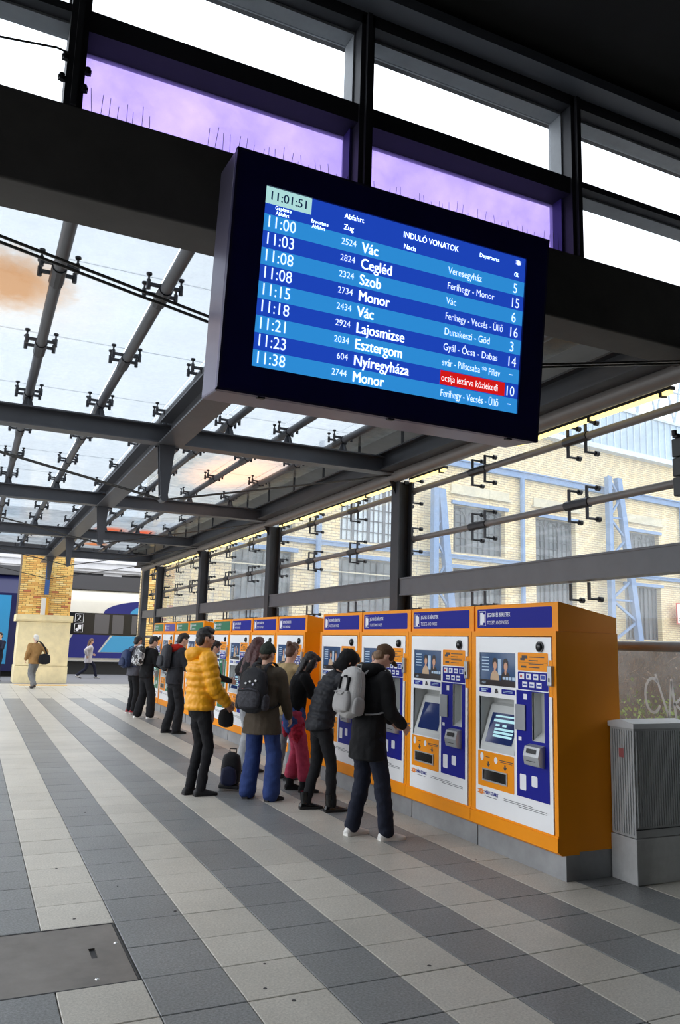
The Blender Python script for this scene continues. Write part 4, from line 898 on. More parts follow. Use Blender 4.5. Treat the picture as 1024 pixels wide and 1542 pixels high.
class Person: pass
def make_person(label, loc, rz, H=1.75, lean=0., feet=((-.1, 0, 0), (.1, 0, 0)), hands=(None, None), look=(0., 0.), hipz=None, hipy=0., vox=.012, skin='fair',
                legm=None, legr=(.09, .068, .055), topm=None, hem=.12, top_r=1.0, hair=None, hairm=None, shoem=None, solem=None, shoe_h=.0, hood=None, hoodm=None, hatm=None,
                puff=False, flare=0., sleeve=None, toe=(0, 0), collar=None, name='person', collm=None, bend=.5, rolled=None):
    """figure faces +y; every length for a 1.75 m body, scaled by H; returns chest frame for what is worn"""
    s = H / 1.75
    root = thing(name, label, 'person', loc, rz); root['category'] = 'person'
    P = Person(); P.root = root; seed = (sum(map(ord, label)) % 17)
    hz = (hipz or .962) ; p0 = Vector((0, hipy, hz)); p1 = p0 + dirv(lean * bend) * .2; p2 = p1 + dirv(lean) * .27; nk = p2 + dirv(lean) * .08
    up = dirv(lean); fw = Vector((0, math.cos(lean), -math.sin(lean)))
    hp, hy = look; hd = dirv(lean * .6 + hp * .6); hc = nk + hd * .145 + fw * .012
    Mh = Matrix.Rotation(hy, 3, 'Z') @ Matrix.Rotation(-(lean * .5 + hp), 3, 'X')
    sh = [p2 + Vector((sx * .185, 0, 0)) - up * .01 for sx in (-1, 1)]
    hip = [p0 + Vector((sx * .09, 0, -.02)) for sx in (-1, 1)]
    legs = []
    for k, (fx, fy, fa) in enumerate(feet):
        lift = toe[k]; an = Vector((fx, fy, .085 + lift)); fd = Vector((math.sin(-fa), math.cos(-fa), 0)); kn, an2 = ik(hip[k], an, .44, .43, fd + Vector((0, .4, 0))); legs.append((hip[k], kn, an, fd))
    arms = []
    for k in (0, 1):
        sx = -1 if k == 0 else 1
        tgt = hands[k]; tgt = Vector(tgt) if tgt else p0 + Vector((sx * .27, .06, -.02))
        el, wr_ = ik(sh[k], tgt, .285, .255, Vector((sx * .5, -.8, -.5))); arms.append((sh[k], el, wr_))
    # ---- body: one surface
    b = MB()
    limb(b, [(p0 - Vector((0, 0, .07)), .13, .095), (p0 + up * .03, .15, .1), (p1, .125, .09), (p1 + dirv(lean) * .15, .15, .1), (p2 - up * .02, .16, .09), (nk - up * .02, .075, .07)], (1, 0, 0))
    limb(b, [(nk - up * .05, .062, .062), (nk + hd * .03, .055, .056), (hc - hd * .03, .055, .06)], (1, 0, 0))
    hs = len(b.v)
    b.ell((0, -.012, .035), (.074, .092, .086)); b.ell((0, .022, -.02), (.064, .072, .09)); b.ell((0, .045, -.075), (.04, .04, .032)); b.ell((0, .098, -.005), (.013, .02, .022)); b.ell((0, .088, .022), (.012, .014, .03))
    for sx in (-1, 1): b.ell((sx * .077, -.006, 0), (.014, .022, .034)); b.ell((sx * .03, .078, .038), (.024, .014, .01))
    b.ell((0, .088, -.045), (.022, .012, .006)); b.ell((0, .086, -.056), (.018, .012, .006))
    for i in range(hs, len(b.v)): b.v[i] = tuple(hc + Mh @ Vector(b.v[i]))
    for k in (0, 1):
        a, e, w_ = arms[k]; limb(b, [(a, .05, .05), (a + (e - a) * .5, .043, .043), (e, .036, .036), (e + (w_ - e) * .35, .038, .036), (w_, .024, .027)])
        h_, kn, an, fd = legs[k]; lk = min(1, legr[0] / .1) * .9; limb(b, [(h_, .08 * lk, .08 * lk), (h_ + (kn - h_) * .5, .066 * lk, .068 * lk), (kn, .046 * lk, .048 * lk), (kn + (an - kn) * .3, .045 * lk, .048 * lk), (an, .032, .034)])
    me = remesh(b, vox, 2)
    # hands: palm, four unequal bent fingers, thumb
    hb_ = MB()
    for k in (0, 1):
        sx = -1 if k == 0 else 1; a, e, w_ = arms[k]; d = (w_ - e).normalized(); inn = Vector((-sx, 0, 0)); inn = (inn - d * inn.dot(d)).normalized(); sd = d.cross(inn) * sx
        if sd.dot(Vector((0, 1, .3))) < 0: sd = -sd          # thumb side up / forward
        pc = w_ + d * .045
        hb_.tube([w_ - d * .01, w_ + d * .02, w_ + d * .06, w_ + d * .088], [(.026, .016), (.036, .015), (.042, .014), (.038, .012)], 12, sd)
        for q, (o_, ln) in enumerate(((.032, .068), (.011, .078), (-.011, .072), (-.031, .056))):
            st_ = w_ + d * .082 + sd * o_; p_ = [st_]; cu = .35
            for g, fr_ in enumerate((.45, .32, .23)):
                dd = (d * math.cos(cu) + inn * math.sin(cu)).normalized(); p_.append(p_[-1] + dd * ln * fr_); cu += .45
            hb_.tube(p_, [.0095, .009, .008, .0055], 8)
        st_ = w_ + d * .03 + sd * .03; t1 = st_ + (d * .5 + sd * .8 + inn * .25).normalized() * .032; t2 = t1 + (d * .85 + sd * .35 + inn * .3).normalized() * .028
        hb_.tube([st_, t1, t2], [.013, .011, .008], 8)
    bm = bmesh.new(); bm.from_mesh(me); hm = hb_.mesh('h'); bm.from_mesh(hm); bmesh.ops.transform(bm, matrix=Matrix.Scale(s, 4), verts=bm.verts[:])
    for f in bm.faces: f.smooth = True
    bm.to_mesh(me); bm.free(); body = mobj('body', me, SKIN[skin], root)
    sc4 = Matrix.Scale(s, 4)
    def put(nm, mb, m, vx=None, sm=3, amp=0., freq=14., parent=root, stretch=1.):
        r = remesh(mb, vx or vox, sm, amp, freq, seed, stretch); r.transform(sc4); return mobj(nm, r, m, parent)
    for sx in (-1, 1):
        e_ = MB().ell(hc + Mh @ Vector((sx * .03, .084, .014)), (.011, .006, .007), 8, 6); r = e_.mesh('eye'); r.transform(sc4); mobj('eye', r, K_EYE, body)
    # ---- trousers
    if legm:
        t_ = MB(); limb(t_, [(p0 + up * .06, .155, .115), (p0 - Vector((0, 0, .05)), .165, .125), (p0 - Vector((0, 0, .11)), .15, .11)], (1, 0, 0))
        for k in (0, 1):
            h_, kn, an, fd = legs[k]; lo = an + Vector((0, 0, -.015 if rolled is None else rolled))
            limb(t_, [(h_ + Vector((0, 0, .02)), legr[0] * 1.02, legr[0] * 1.08), (h_ + (kn - h_) * .5, legr[0] * .9, legr[0] * .95), (kn, legr[1], legr[1] * 1.05), (kn + (lo - kn) * .5, (legr[1] + legr[2]) / 2, (legr[1] + legr[2]) / 2 * 1.08), (lo, legr[2], legr[2] * 1.15)])
        put('trousers', t_, legm, amp=.010, freq=9, stretch=1.6)
    # ---- shoes
    sh_m = shoem or K_BLACK; so_m = solem or K_SOLEB
    for k in (0, 1):
        h_, kn, an, fd = legs[k]; sd = Vector((fd.y, -fd.x, 0)); pr = [(-.075, .03, .06), (-.05, .038, .085), (0, .038, .095), (.05, .04, .07), (.1, .046, .052), (.15, .044, .04), (.185, .028, .028)]
        vs = []; n = 12
        pitch = math.atan2(toe[k], .25) if toe[k] else 0
        def PT(y, x, z):
            q = Vector((x, y, z)) if not pitch else Matrix.Rotation(-pitch, 3, 'X') @ Vector((x, y - .15, z)) + Vector((0, .15, 0))
            return Vector((an.x, an.y, 0)) + fd * q.y + sd * q.x + Vector((0, 0, max(q.z, 0.0) if not pitch else q.z + 0.002))
        sm_ = MB(); 
        for (y, hw_, hh_) in pr: vs += [PT(y, hw_ * math.cos(PI * j / (n - 1)) * 1.0, .022 + (hh_ - .022) * math.sin(PI * j / (n - 1))) for j in range(n)]
        fs = [(i * n + j, i * n + j + 1, (i + 1) * n + j + 1, (i + 1) * n + j) for i in range(len(pr) - 1) for j in range(n - 1)] + [tuple(range(n)), tuple(range((len(pr) - 1) * n, len(pr) * n))[::-1]]
        fs += [(i * n, (i + 1) * n, (i + 1) * n + n - 1, i * n + n - 1) for i in range(len(pr) - 1)]
        sm_.add(vs, fs)
        if shoe_h: sm_.tube([PT(-.01, 0, .06), PT(-.015, 0, .085 + shoe_h)], [(.048, .052), (.05, .055)], 12)
        r = sm_.mesh('shoe'); r.transform(sc4); smooth_by_angle(r, 1.2); so = mobj('shoe', r, sh_m, root)
        out = [(y, hw_ + .004) for (y, hw_, q) in pr]; pts = [(y, w2) for y, w2 in out] + [(y, -w2) for y, w2 in reversed(out)]
        sl = MB(); nn = len(pts); sl.add([PT(y, x, 0) for y, x in pts] + [PT(y, x, .026) for y, x in pts], [tuple(range(nn)), tuple(range(2 * nn - 1, nn - 1, -1))] + [(i, nn + i, nn + (i + 1) % nn, (i + 1) % nn) for i in range(nn)])
        r = sl.mesh('sole'); r.transform(sc4); mobj('sole', r, so_m, so)
    # ---- top
    if topm:
        t_ = MB(); R = top_r; rip = (.08, .17) if puff else None; hm_ = p0 - Vector((0, 0, hem))
        pts = [(hm_, .175 * R + flare, .14 * R + flare), (p0 - Vector((0, 0, hem * .4)), .175 * R + flare * .5, .135 * R + flare * .5), (p1, .16 * R, .13 * R), (p1 + dirv(lean) * .13 - fw * .005, .18 * R, .14 * R), (p2 - up * .04, .185 * R, .13 * R), (p2 + up * .035, .13 * R, .1 * R), (nk + up * (.0 if not collar else collar), .082, .08)]
        limb(t_, pts, (1, 0, 0), 20, 7, False, rip)
        for k in (0, 1):
            a, e, w_ = arms[k]; ss = sleeve or 1.0; rr_ = .068 * ss
            limb(t_, [(a - Vector(((1 if k else -1) * .05, 0, -.0)), rr_ * .95, rr_ * 1.05), (a, rr_, rr_ * 1.08), (a + (e - a) * .5, rr_ * .92, rr_ * .98), (e, rr_ * .86, rr_ * .88), (e + (w_ - e) * .5, rr_ * .76, rr_ * .76), (w_ - (w_ - e) * .04, rr_ * .62, rr_ * .62)], None, 14, 7, True, rip)
        put('jacket', t_, topm, sm=1 if puff else 3, amp=.006 if puff else .011, freq=22 if puff else 9)
    if collm:
        put('scarf', MB().tube([nk + up * .01 - fw * .0, nk + up * .05], [(.09, .088), (.078, .078)], 16, (1, 0, 0)), collm, .012, 2, .006, 30)
    # ---- hood / hair / hats
    H_ = lambda v: hc + Mh @ Vector(v)
    def hmb(items):
        m_ = MB()
        for c_, r_ in items:
            k0 = len(m_.v); m_.ell(c_, r_)
            for i in range(k0, len(m_.v)): m_.v[i] = tuple(H_(m_.v[i]))
        return m_
    hm2 = hairm or K_HAIRB; hv = min(vox, .01)
    if hair in ('short', 'long', 'bun'):
        items = [((0, -.02, .04), (.084, .094, .09)), ((0, -.05, -.02), (.07, .055, .07)), ((0, .045, .095), (.06, .05, .036)), ((.0, .01, .1), (.07, .07, .045))]
        if hair == 'bun': items.append(((0, -.1, .08), (.045, .04, .045)))
        m_ = hmb(items)
        if hair == 'long':
            for sx in (-1, 0, 1):
                a = H_((sx * .062, -.03 - .03 * (sx == 0), .03)); bq = nk + Vector((sx * .09, 0, -.02)) - fw * (.07 + .02 * (sx == 0)); c_ = p2 + Vector((sx * .08, 0, 0)) - up * .14 - fw * .125
                limb(m_, [(a, .045, .035), ((a + bq) / 2 - fw * .02, .05, .035), (bq, .06, .035), (c_, .045, .022)], (1, 0, 0), 10)
        put('hair', m_, hm2, hv, 2, .007, 34, body)
    if hair == 'fall':      # long hair falling forward round a bowed head
        m_ = hmb([((0, -.02, .04), (.086, .098, .092)), ((0, -.05, -.03), (.08, .06, .09)), ((0, .05, .09), (.062, .05, .04))])
        for sx in (-1, 1):
            a = H_((sx * .07, .02, .05)); c_ = H_((sx * .075, .055, -.17)); limb(m_, [(a, .03, .04), ((a + c_) / 2 + Vector((sx * .01, 0, 0)), .028, .05), (c_, .016, .03)], (1, 0, 0), 10)
        limb(m_, [(H_((0, -.06, 0)), .07, .04), (nk - fw * .06, .08, .035), (p2 - fw * .1 - up * .08, .06, .025)], (1, 0, 0), 12)
        put('hair', m_, hm2, hv, 2, .007, 34, body)
    if hair == 'beanie':
        m_ = hmb([((0, -.012, .055), (.088, .1, .088)), ((0, -.03, .03), (.088, .09, .06)), ((0, -.02, .125), (.04, .05, .03))]); k0 = len(m_.v)
        put('beanie', m_, hatm, hv, 2, .003, 40)
        m_ = MB().tube([H_((0, -.008, .018)), H_((0, -.012, .062))], [(.092, .103), (.093, .104)], 20, Mh @ Vector((1, 0, 0))); put('beanie_cuff', m_, hatm, hv, 1, .002, 60, root)
        m_ = hmb([((0, -.045, -.03), (.068, .05, .05))]); put('hair', m_, hm2, hv, 2, .006, 34, body)
    if hair == 'cap':
        m_ = hmb([((0, -.01, .05), (.086, .1, .08)), ((0, -.03, .03), (.086, .09, .05))]); put('cap', m_, hatm, hv, 2, .002, 40)
        m_ = hmb([((0, .11, .052), (.06, .055, .009))]); put('cap_peak', m_, hatm, .006, 1)
        m_ = hmb([((0, -.045, -.025), (.072, .052, .06))]); put('hair', m_, hm2, hv, 2, .006, 34, body)
    if hood == 'up':
        m_ = hmb([((0, -.03, .035), (.102, .112, .115)), ((0, -.035, -.05), (.095, .09, .09))]); k0 = len(m_.v); m_.tube([H_((0, -.02, -.06)), nk + up * .01 - fw * .02], [(.09, .09), (.12, .11)], 16, (1, 0, 0)); put('hood', m_, hoodm or topm, hv, 3, .008, 16)
    if hood == 'down':
        m_ = MB(); c_ = nk - fw * .085 - up * .0; limb(m_, [(c_ + Vector((-.12, .08, .0)), .035, .04), (c_ + Vector((-.09, 0, -.0)), .05, .06), (c_ + Vector((0, -.045, -.03)), .07, .085), (c_ + Vector((.09, 0, 0)), .05, .06), (c_ + Vector((.12, .08, 0)), .035, .04)], None, 14); put('hood', m_, hoodm or topm, None, 3, .008, 16)
    P.M = Matrix.Translation(loc) @ Matrix.Rotation(rz, 4, 'Z') @ sc4
    P.p0, P.p1, P.p2, P.nk, P.up, P.fw, P.arms, P.s, P.lean, P.hc, P.legs = p0, p1, p2, nk, up, fw, arms, s, lean, hc, legs
    return P
def attach(P, o, pos, tilt=0., yaw=0., sc=None):
    """puts a thing at a body-space point, tilted with the torso"""
    o.matrix_world = P.M @ Matrix.Translation(pos) @ Matrix.Rotation(yaw, 4, 'Z') @ Matrix.Rotation(-(P.lean + tilt), 4, 'X') @ Matrix.Scale(1 / P.s, 4); return o
def sup(mb, cx, cy, cz, sx, sy, sz, e=3.2, n=24, m=10, taper=.85):
    """soft box"""
    vs = []
    for i in range(m + 1):
        t = -1 + 2 * i / m; k = (1 - abs(t) ** e) ** (1 / e) if abs(t) < 1 else 0; k = .35 + .65 * k if 0 < i < m else .3; tp = 1 + (taper - 1) * max(t, 0)
        for j in range(n):
            a = 2 * PI * j / n; c_, s_ = math.cos(a), math.sin(a); r = (abs(c_) ** e + abs(s_) ** e) ** (-1 / e)
            vs.append((cx + sx * k * tp * r * c_, cy + sy * k * tp * r * s_, cz + sz * t))
    fs = [(i * n + j, i * n + (j + 1) % n, (i + 1) * n + (j + 1) % n, (i + 1) * n + j) for i in range(m) for j in range(n)] + [tuple(range(n - 1, -1, -1)), tuple(range(m * n, (m + 1) * n))]
    return mb.add(vs, fs)
def backpack(P, label, mm, m2, size=(.15, .075, .22), group=None, pocket=True, dz=0., dy=.0, name='backpack', sidep=True, strapm=None, pins=False, torso=.14):
    w_, d_, h_ = size; t = thing(name, label, 'backpack'); sm = strapm or mm
    pos = P.p1 + (P.p2 - P.p1) * .55 - P.fw * (torso + d_ + dy) + P.up * dz
    b = sup(MB(), 0, 0, 0, w_, d_, h_); o = b.build('main_compartment', mm, t, smooth=True)
    MB().tube([(-.9 * w_ * .95, -.01, -h_ * .3), (-.98 * w_, -.0, h_ * .3), (-.7 * w_, -.0, h_ * .93), (0, 0, h_ * 1.0), (.7 * w_, 0, h_ * .93), (.98 * w_, 0, h_ * .3), (.95 * w_, -.01, -h_ * .3)], .006, 6).build('zipper', sm, o)
    if pocket:
        q = sup(MB(), 0, -d_ * .95, -h_ * .36, w_ * .8, d_ * .5, h_ * .46); q = q.build('front_pocket', m2, t, smooth=True)
        MB().tube([(-w_ * .7, -d_ * 1.3, -h_ * .05), (0, -d_ * 1.42, -h_ * .0), (w_ * .7, -d_ * 1.3, -h_ * .05)], .005, 6).build('zipper', sm, q)
    if sidep:
        for sx in (-1, 1): sup(MB(), sx * w_ * .96, 0, -h_ * .5, .03, d_ * .7, h_ * .36).build('side_pocket', m2, t, smooth=True)
    MB().tube([(-.035, d_ * .6, h_ * .95), (-.035, d_ * .6, h_ * 1.12), (.035, d_ * .6, h_ * 1.12), (.035, d_ * .6, h_ * .95)], .008, 6).build('top_handle', sm, t)
    dd = d_ + torso
    for sx in (-1, 1):
        pts = [(sx * .07, d_ * .9, h_ * .8), (sx * .085, d_ + .03, .2 + dz * -1), (sx * .10, dd, .235 - dz), (sx * .105, dd + .11, .19 - dz), (sx * .12, dd + torso + .01, .06 - dz), (sx * .15, dd + torso * .8, -.08), (sx * .175, dd, -.15), (sx * .13, d_ + .02, -h_ * .75)]
        c_ = chain([(Vector(p), 0, 0) for p in pts], 5); MB().tube([q[0] for q in c_], [(.026, .008)] * len(c_), 8, (1, 0, 0)).build('shoulder_strap', sm, t, smooth=True)
    if pins:
        for (x, z, c_) in ((-.05, .07, (225, 225, 225)), (.0, .09, (235, 235, 235)), (.04, .06, (210, 210, 230)), (-.08, .0, (190, 60, 50)), (.07, .1, (240, 240, 240))):
            MB().tube([(x, -d_ * 1.03, z), (x, -d_ * 1.03 - .012, z)], [.013, .011], 10).build('badge', mat('badge_%d%d' % (c_[0], c_[1]), c_, .3), t)
    attach(P, t, pos); return t

# --- the queue, from the camera outwards. local +y is where the person looks; rz -90deg looks at the machines
TOM = -PI / 2
blk = cloth('black_jacket', (24, 24, 26)); 
P1 = make_person('person in black hooded coat and navy trousers bent over the third machine, white trainers', (3.50, 6.74, 0), TOM + .12, 1.76, lean=.15, feet=((-.17, -.08, .1), (.13, .1, -.15)),
    hands=((-.12, .31, 1.02), (.15, .26, 1.0)), look=(.8, -.1), hipy=-.04, vox=.010, legm=K_NAVY, legr=(.095, .078, .066), topm=blk, hem=.26, flare=.015, top_r=1.1, sleeve=1.12, hair='cap', hatm=cloth('brown_cap', (92, 70, 52)), hairm=K_HAIRBL,
    hood='down', shoem=mat('white_leather', (228, 226, 222), .5, 0, 20, .05), solem=K_SOLEW)
G1 = cloth('pale_grey_canvas', (176, 174, 172), .85, 10, .08); G2 = cloth('grey_canvas', (160, 158, 157), .85, 10, .08)
bp = backpack(P1, 'pale grey backpack with dark buckled tabs on the back of the white-trainers person', G1, G2, (.165, .085, .235), strapm=G2, dz=-.04, dy=.01)
mb = MB()
for sx in (-1, 1): mb.box(sx * .07 - .012, sx * .07 + .012, -.10, -.075, .0, .13)
mb.build_each('buckle_tab', K_BLACK, bp)
MB().box(-.022, .022, -.092, -.078, .125, .145).build('patch', K_BLACK, bp)
MB().tube([(-.07, -.1, .02), (-.05, -.13, -.03), (.05, -.13, -.03), (.07, -.1, .02)], .006, 6).build('lashing_cord', G2, bp)
P2 = make_person('person in black coat leaning far forward at the machine, glossy black boots', (3.62, 7.98, 0), TOM - .1, 1.72, lean=.5, feet=((-.1, -.2, 0), (.1, .02, .1)), hands=((-.15, .42, 1.02), (.15, .40, 1.0)), look=(.5, 0), hipy=-.1, vox=.012,
    legm=K_BLACK, legr=(.085, .062, .05), topm=cloth('charcoal_puffer', (34, 35, 40), .55), hem=.1, top_r=1.1, puff=True, hair='short', hood='up', hoodm=blk, shoem=mat('patent_leather', (14, 14, 14), .15), shoe_h=.1)
P3 = make_person('person with black bobbed hair, pink trousers and blue shirt tied at the waist', (3.72, 9.1, 0), TOM - .15, 1.64, lean=.26, feet=((-.1, -.05, 0), (.12, .08, -.2)), hands=((-.12, .42, 1.06), (.14, .40, 1.05)), look=(.5, -.15), hipy=-.06,
    legm=cloth('pink_corduroy', (176, 62, 88), .85, 18, .2), legr=(.1, .085, .08), rolled=.1, topm=cloth('black_fleece', (22, 22, 24), .95), hem=.02, top_r=1.0, hair='fall', shoem=K_BLACK, shoe_h=.14)
def wrap(P, nm, label, m, pts, amp=.012, sc=1.0):
    mb = MB()
    for q in pts: limb(mb, q[0], q[1], 16)
    r = remesh(mb, .012, 3, amp, 16, 3); t = thing(nm, label, 'clothing'); r.transform(Matrix.Scale(P.s, 4)); mobj('cloth_wrap', r, m, t); t.matrix_world = P.M @ Matrix.Scale(1 / P.s, 4); return t
c_ = P3.p0
wrap(P3, 'tied_shirt', 'blue denim shirt knotted round the waist above the pink trousers', cloth('mid_denim', (52, 74, 130), .85, 16, .2), [([(c_ + Vector((0, 0, .08)), .165, .135), (c_ + Vector((0, 0, -.03)), .185, .15), (c_ + Vector((0, 0, -.15)), .19, .155)], (1, 0, 0))])
wrap(P3, 'red_bandana', 'crumpled red patterned scarf hanging over the hip of the pink trousers', cloth('red_pattern', (170, 36, 58), .85, 40, .5), [([(c_ + Vector((.1, .02, -.14)), .1, .11), (c_ + Vector((.12, .02, -.26)), .1, .09), (c_ + Vector((.13, .02, -.34)), .05, .04)], (1, 0, 0)), ([(c_ + Vector((-.02, -.1, -.12)), .09, .06), (c_ + Vector((-.03, -.1, -.28)), .05, .03)], (1, 0, 0))], .02)
P4 = make_person('person with brown hair in a bun and beige jacket, mostly hidden between two others', (3.84, 9.86, 0), TOM + .5, 1.72, lean=.1, hands=((-.14, .42, 1.1), (.14, .40, 1.1)), look=(.3, 0), legm=cloth('grey_jeans', (122, 124, 130)),
    topm=cloth('beige_jacket', (166, 144, 104)), hair='bun', hairm=K_HAIRBR, shoem=K_BLACK)
DEN = cloth('blue_denim', (48, 66, 118), .85, 14, .16)
P5 = make_person('person in olive brown coat, dark green beanie and wide blue jeans', (3.13, 8.72, 0), TOM + .75, 1.70, lean=.1, feet=((-.17, .0, .15), (.15, -.02, -.35)), hands=((-.2, .34, 1.02), (.24, .2, .93)), look=(.12, -.25), hipy=-.03, vox=.011,
    legm=DEN, legr=(.105, .092, .1), topm=cloth('olive_coat', (78, 68, 56), .7, 8, .12), hem=.22, flare=.045, top_r=1.14, sleeve=1.22, hair='beanie', hatm=cloth('green_knit', (54, 60, 54), .95, 60, .3), hairm=K_HAIRBR, shoem=K_BLACK, collar=.02)
backpack(P5, 'black patterned backpack with round badges on the olive coat', cloth('black_nylon', (36, 36, 40), .6), cloth('print_nylon', (58, 58, 64), .6, 30, .6), (.17, .095, .25), pins=True, dz=-.09, dy=.03)
P6 = make_person('person with long dark red hair reaching one black sleeve towards a machine', (3.58, 10.55, 0), TOM + .35, 1.78, lean=.12, feet=((-.1, 0, 0), (.1, 0, 0)), hands=((-.42, .38, 1.36), (.2, .2, .95)), look=(.2, .3), legm=cloth('light_grey_jeans', (150, 152, 156)), legr=(.095, .085, .09),
    topm=cloth('black_bomber', (30, 28, 30)), top_r=1.08, sleeve=1.2, hair='long', hairm=K_HAIRR, shoem=K_BLACK)
YEL = mat('yellow_nylon', (240, 166, 22), .42, 0, 6, .05, .1, .4, 30)
P7 = make_person('person in a bright yellow puffer jacket and slim black trousers', (2.50, 9.17, 0), TOM + .1, 1.86, lean=.0, feet=((-.06, -.04, .15), (.07, .04, 0)), hands=((-.16, .26, 1.02), (.17, .25, .97)), look=(.12, -.12), vox=.010,
    legm=K_BLACK, legr=(.082, .06, .048), topm=YEL, hem=.07, top_r=1.14, sleeve=1.42, puff=True, hair='short', hood='down', hoodm=YEL, shoem=mat('black_trainer', (30, 30, 32), .6), solem=K_SOLEB, collar=.05, skin='tan')
t = thing('shoulder_bag', 'small black cross-body bag hanging before the yellow jacket', 'bag'); sup(MB(), 0, 0, 0, .13, .06, .1).build('pouch', K_BLACK, t, smooth=True)
MB().tube([(0, -.0, .09), (-.03, -.1, .3), (-.07, -.16, .52), (-.1, -.27, .62), (-.12, -.38, .5), (-.1, -.42, .3)], [(.022, .006)] * 6, 8, (1, 0, 0)).build('strap', K_BLACK, t, smooth=True)
t.matrix_world = P7.M @ Matrix.Translation((.02, .31, .80))
P8 = make_person('person all in black with black hair, face turned to a green-signed machine', (3.66, 13.1, 0), TOM, 1.72, lean=.12, hands=((-.12, .42, 1.1), (.14, .40, 1.1)), look=(.35, 0), vox=.014, legm=cloth('grey_trousers', (96, 90, 96)), legr=(.08, .065, .055), topm=blk, hem=.2, flare=.02, hair='short', shoem=mat('beige_shoe', (206, 184, 168), .6), solem=K_SOLEW)
P9 = make_person('person with black hair and a red hood over a dark grey jacket, black boots', (3.60, 15.1, 0), TOM + .1, 1.84, lean=.14, feet=((-.1, -.08, 0), (.1, .05, 0)), hands=((-.14, .42, 1.1), (.16, .38, 1.05)), look=(.3, 0), vox=.014, legm=K_BLACK, legr=(.095, .08, .075), topm=cloth('dark_grey_jacket', (44, 45, 50)), hem=.1, top_r=1.1,
    sleeve=1.2, hair='short', hood='down', hoodm=cloth('red_hood', (176, 34, 26)), shoem=K_BLACK, shoe_h=.1)
backpack(P9, 'big dark grey backpack on the back of the red-hooded person', cloth('graphite_nylon', (52, 53, 58), .6), cloth('graphite_nylon_b', (44, 45, 50), .6), (.16, .09, .24))
P10 = make_person('person in black with white shoes wearing the black and white patterned backpack', (3.66, 18.05, 0), TOM + .2, 1.78, lean=.16, feet=((-.12, -.1, 0), (.12, .1, 0)), hands=((-.14, .42, 1.1), (.16, .38, 1.05)), look=(.3, 0), vox=.016, legm=K_BLACK, legr=(.1, .09, .085), topm=blk, hem=.1, top_r=1.08, sleeve=1.15, hair='short', shoem=mat('white_leather', (228, 226, 222), .5), solem=K_SOLEW)
CAMO = D.materials.new('camo_print'); CAMO.use_nodes = True; _n = CAMO.node_tree; _b = _n.nodes['Principled BSDF']; _t = _n.nodes.new('ShaderNodeTexCoord'); _z = _n.nodes.new('ShaderNodeTexNoise'); _z.inputs['Scale'].default_value = 9; _r = _n.nodes.new('ShaderNodeValToRGB'); _r.color_ramp.interpolation = 'CONSTANT'
_r.color_ramp.elements[0].color = (.02, .02, .022, 1); _r.color_ramp.elements[1].position = .48; _r.color_ramp.elements[1].color = (.6, .6, .6, 1); _e = _r.color_ramp.elements.new(.56); _e.color = (.2, .2, .21, 1)
_n.links.new(_t.outputs['Object'], _z.inputs['Vector']); _n.links.new(_z.outputs[0], _r.inputs[0]); _n.links.new(_r.outputs[0], _b.inputs['Base Color'])
backpack(P10, 'black and white patterned backpack on the person with white shoes', CAMO, CAMO, (.16, .09, .24), strapm=K_BLACK, sidep=False)
P11 = make_person('person with dark hair in a mid grey jacket, red shoes, last in the queue', (3.60, 19.3, 0), TOM + .3, 1.76, lean=.08, hands=((-.12, .4, 1.1), (.14, .38, 1.1)), look=(.2, .2), vox=.016, legm=K_BLACK, topm=cloth('mid_grey_jacket', (88, 88, 96)), hem=.1, top_r=1.05, hair='short', shoem=mat('red_shoe', (150, 30, 40), .6), solem=K_SOLEW)
backpack(P11, 'dark blue backpack on the back of the grey-jacketed person with red shoes', cloth('blue_nylon', (44, 58, 92), .6), cloth('blue_nylon_b', (38, 50, 82), .6), (.15, .09, .22), dz=-.08)
# trolley backpack on the floor
t = thing('floor_backpack', 'black wheeled backpack standing on the floor behind the wide blue jeans', 'backpack', (2.98, 9.35, 0), -.6)
t.scale = (.8, .8, .78)
bk = cloth('black_nylon', (36, 36, 40), .6)
sup(MB(), 0, 0, .31, .15, .1, .25).build('main_compartment', bk, t, smooth=True); sup(MB(), 0, -.12, .22, .12, .05, .14).build('front_pocket', cloth('blue_black_nylon', (38, 42, 70), .6), t, smooth=True)
MB().bbox(-.16, .16, -.11, .13, .03, .09, .02).build('base', M_BLACK, t)
for sx in (-1, 1): MB().tube([(sx * .16, .08, .045), (sx * .19, .08, .045)], .045, 14).build('wheel', K_SOLEB, t)
MB().tube([(-.05, .06, .53), (-.05, .06, .6), (.05, .06, .6), (.05, .06, .53)], .01, 6).build('handle', M_BLACK, t)
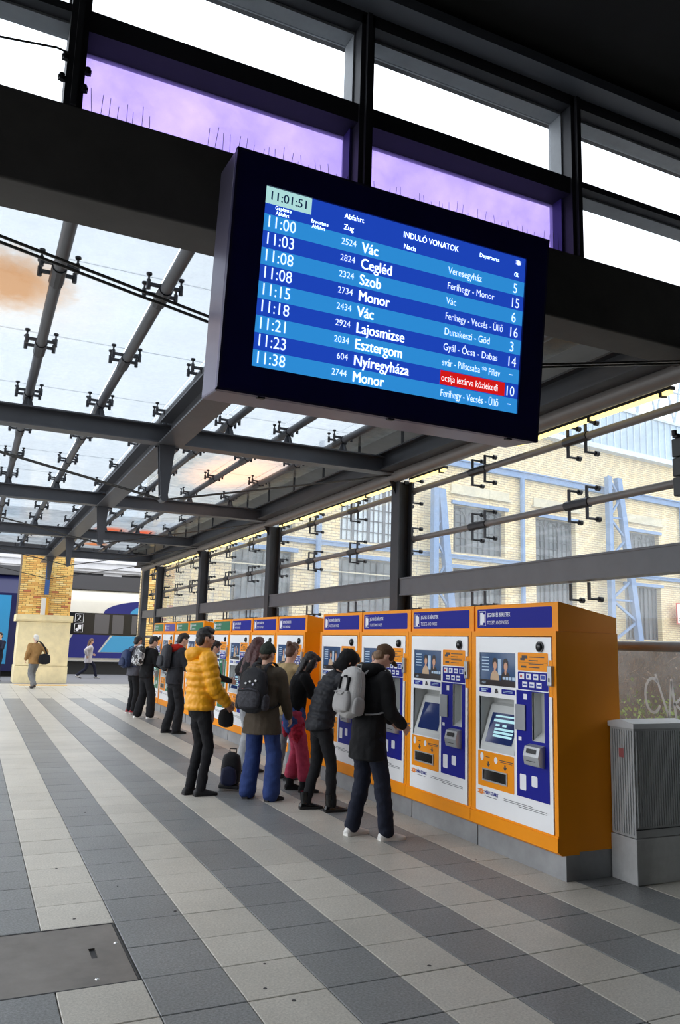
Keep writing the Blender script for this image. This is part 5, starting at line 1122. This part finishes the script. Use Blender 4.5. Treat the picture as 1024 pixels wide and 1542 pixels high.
# walkers by the pillar and train
P12 = make_person('elderly white-haired person in beige jacket and grey trousers walking past the brick pillar', (2.05, 28.6, 0), .35, 1.80, lean=.08, feet=((-.1, -.32, .1), (.1, .22, 0)), hands=((-.26, .12, .9), (.28, -.05, .92)), look=(.15, 0), hipz=.89, hipy=0, vox=.018, legm=cloth('mid_grey_trousers', (112, 112, 112)), legr=(.1, .085, .08),
    topm=cloth('camel_jacket', (158, 120, 74)), hem=.12, top_r=1.2, sleeve=1.2, hair='short', hairm=K_HAIRG, shoem=cloth('brown_shoe', (66, 46, 34)), toe=(.06, 0))
t = thing('shoulder_bag', 'large black shoulder bag hanging behind the beige jacket', 'bag'); sup(MB(), 0, 0, 0, .2, .07, .17).build('pouch', K_BLACK, t, smooth=True)
MB().tube([(.08, 0, .15), (.0, .02, .35), (-.12, .06, .52), (-.2, .12, .58), (-.22, .24, .5)], [(.03, .008)] * 5, 8, (1, 0, 0)).build('strap', K_BLACK, t, smooth=True)
t.matrix_world = P12.M @ Matrix.Translation((.2, -.26, .93))
P13 = make_person('person in pale grey coat striding along the platform beside the white coach', (4.75, 36.0, -.03), TOM, 1.76, lean=.08, feet=((-.06, .38, 0), (.06, -.42, 0)), hands=((-.2, .2, 1.0), (.24, -.1, .95)), look=(.1, 0), hipz=.86, vox=.02, legm=cloth('navy_trousers', (34, 36, 54)), topm=cloth('pale_coat', (186, 182, 188)), hem=.22, top_r=1.15, sleeve=1.2, hair='long', hairm=K_HAIRBR, shoem=mat('pale_shoe', (200, 200, 200), .6), toe=(0, .06))
P14 = make_person('person in dark uniform standing beside the pillar, pale sheet in hand', (1.05, 33.0, -.03), PI * .8, 1.80, hands=((-.14, .38, 1.2), (.16, .34, 1.15)), vox=.02, legm=K_NAVY, topm=cloth('uniform_navy', (30, 34, 52)), hair='short', shoem=K_BLACK)
P15 = make_person('person in dark jacket with yellow reflective hem in front of the blue locomotive', (.35, 33.2, -.03), PI * .7, 1.86, vox=.02, legm=K_BLACK, topm=cloth('jacket_with_black', (28, 28, 32)), hair='short', shoem=K_BLACK)
o = MB().tube([P15.p0 * P15.s + Vector((0, 0, .02)), P15.p0 * P15.s + Vector((0, 0, .2))], [(.2, .17), (.19, .16)], 20, (1, 0, 0)).build('reflective_band', mat('hi_vis', (214, 220, 40), .5), P15.root)
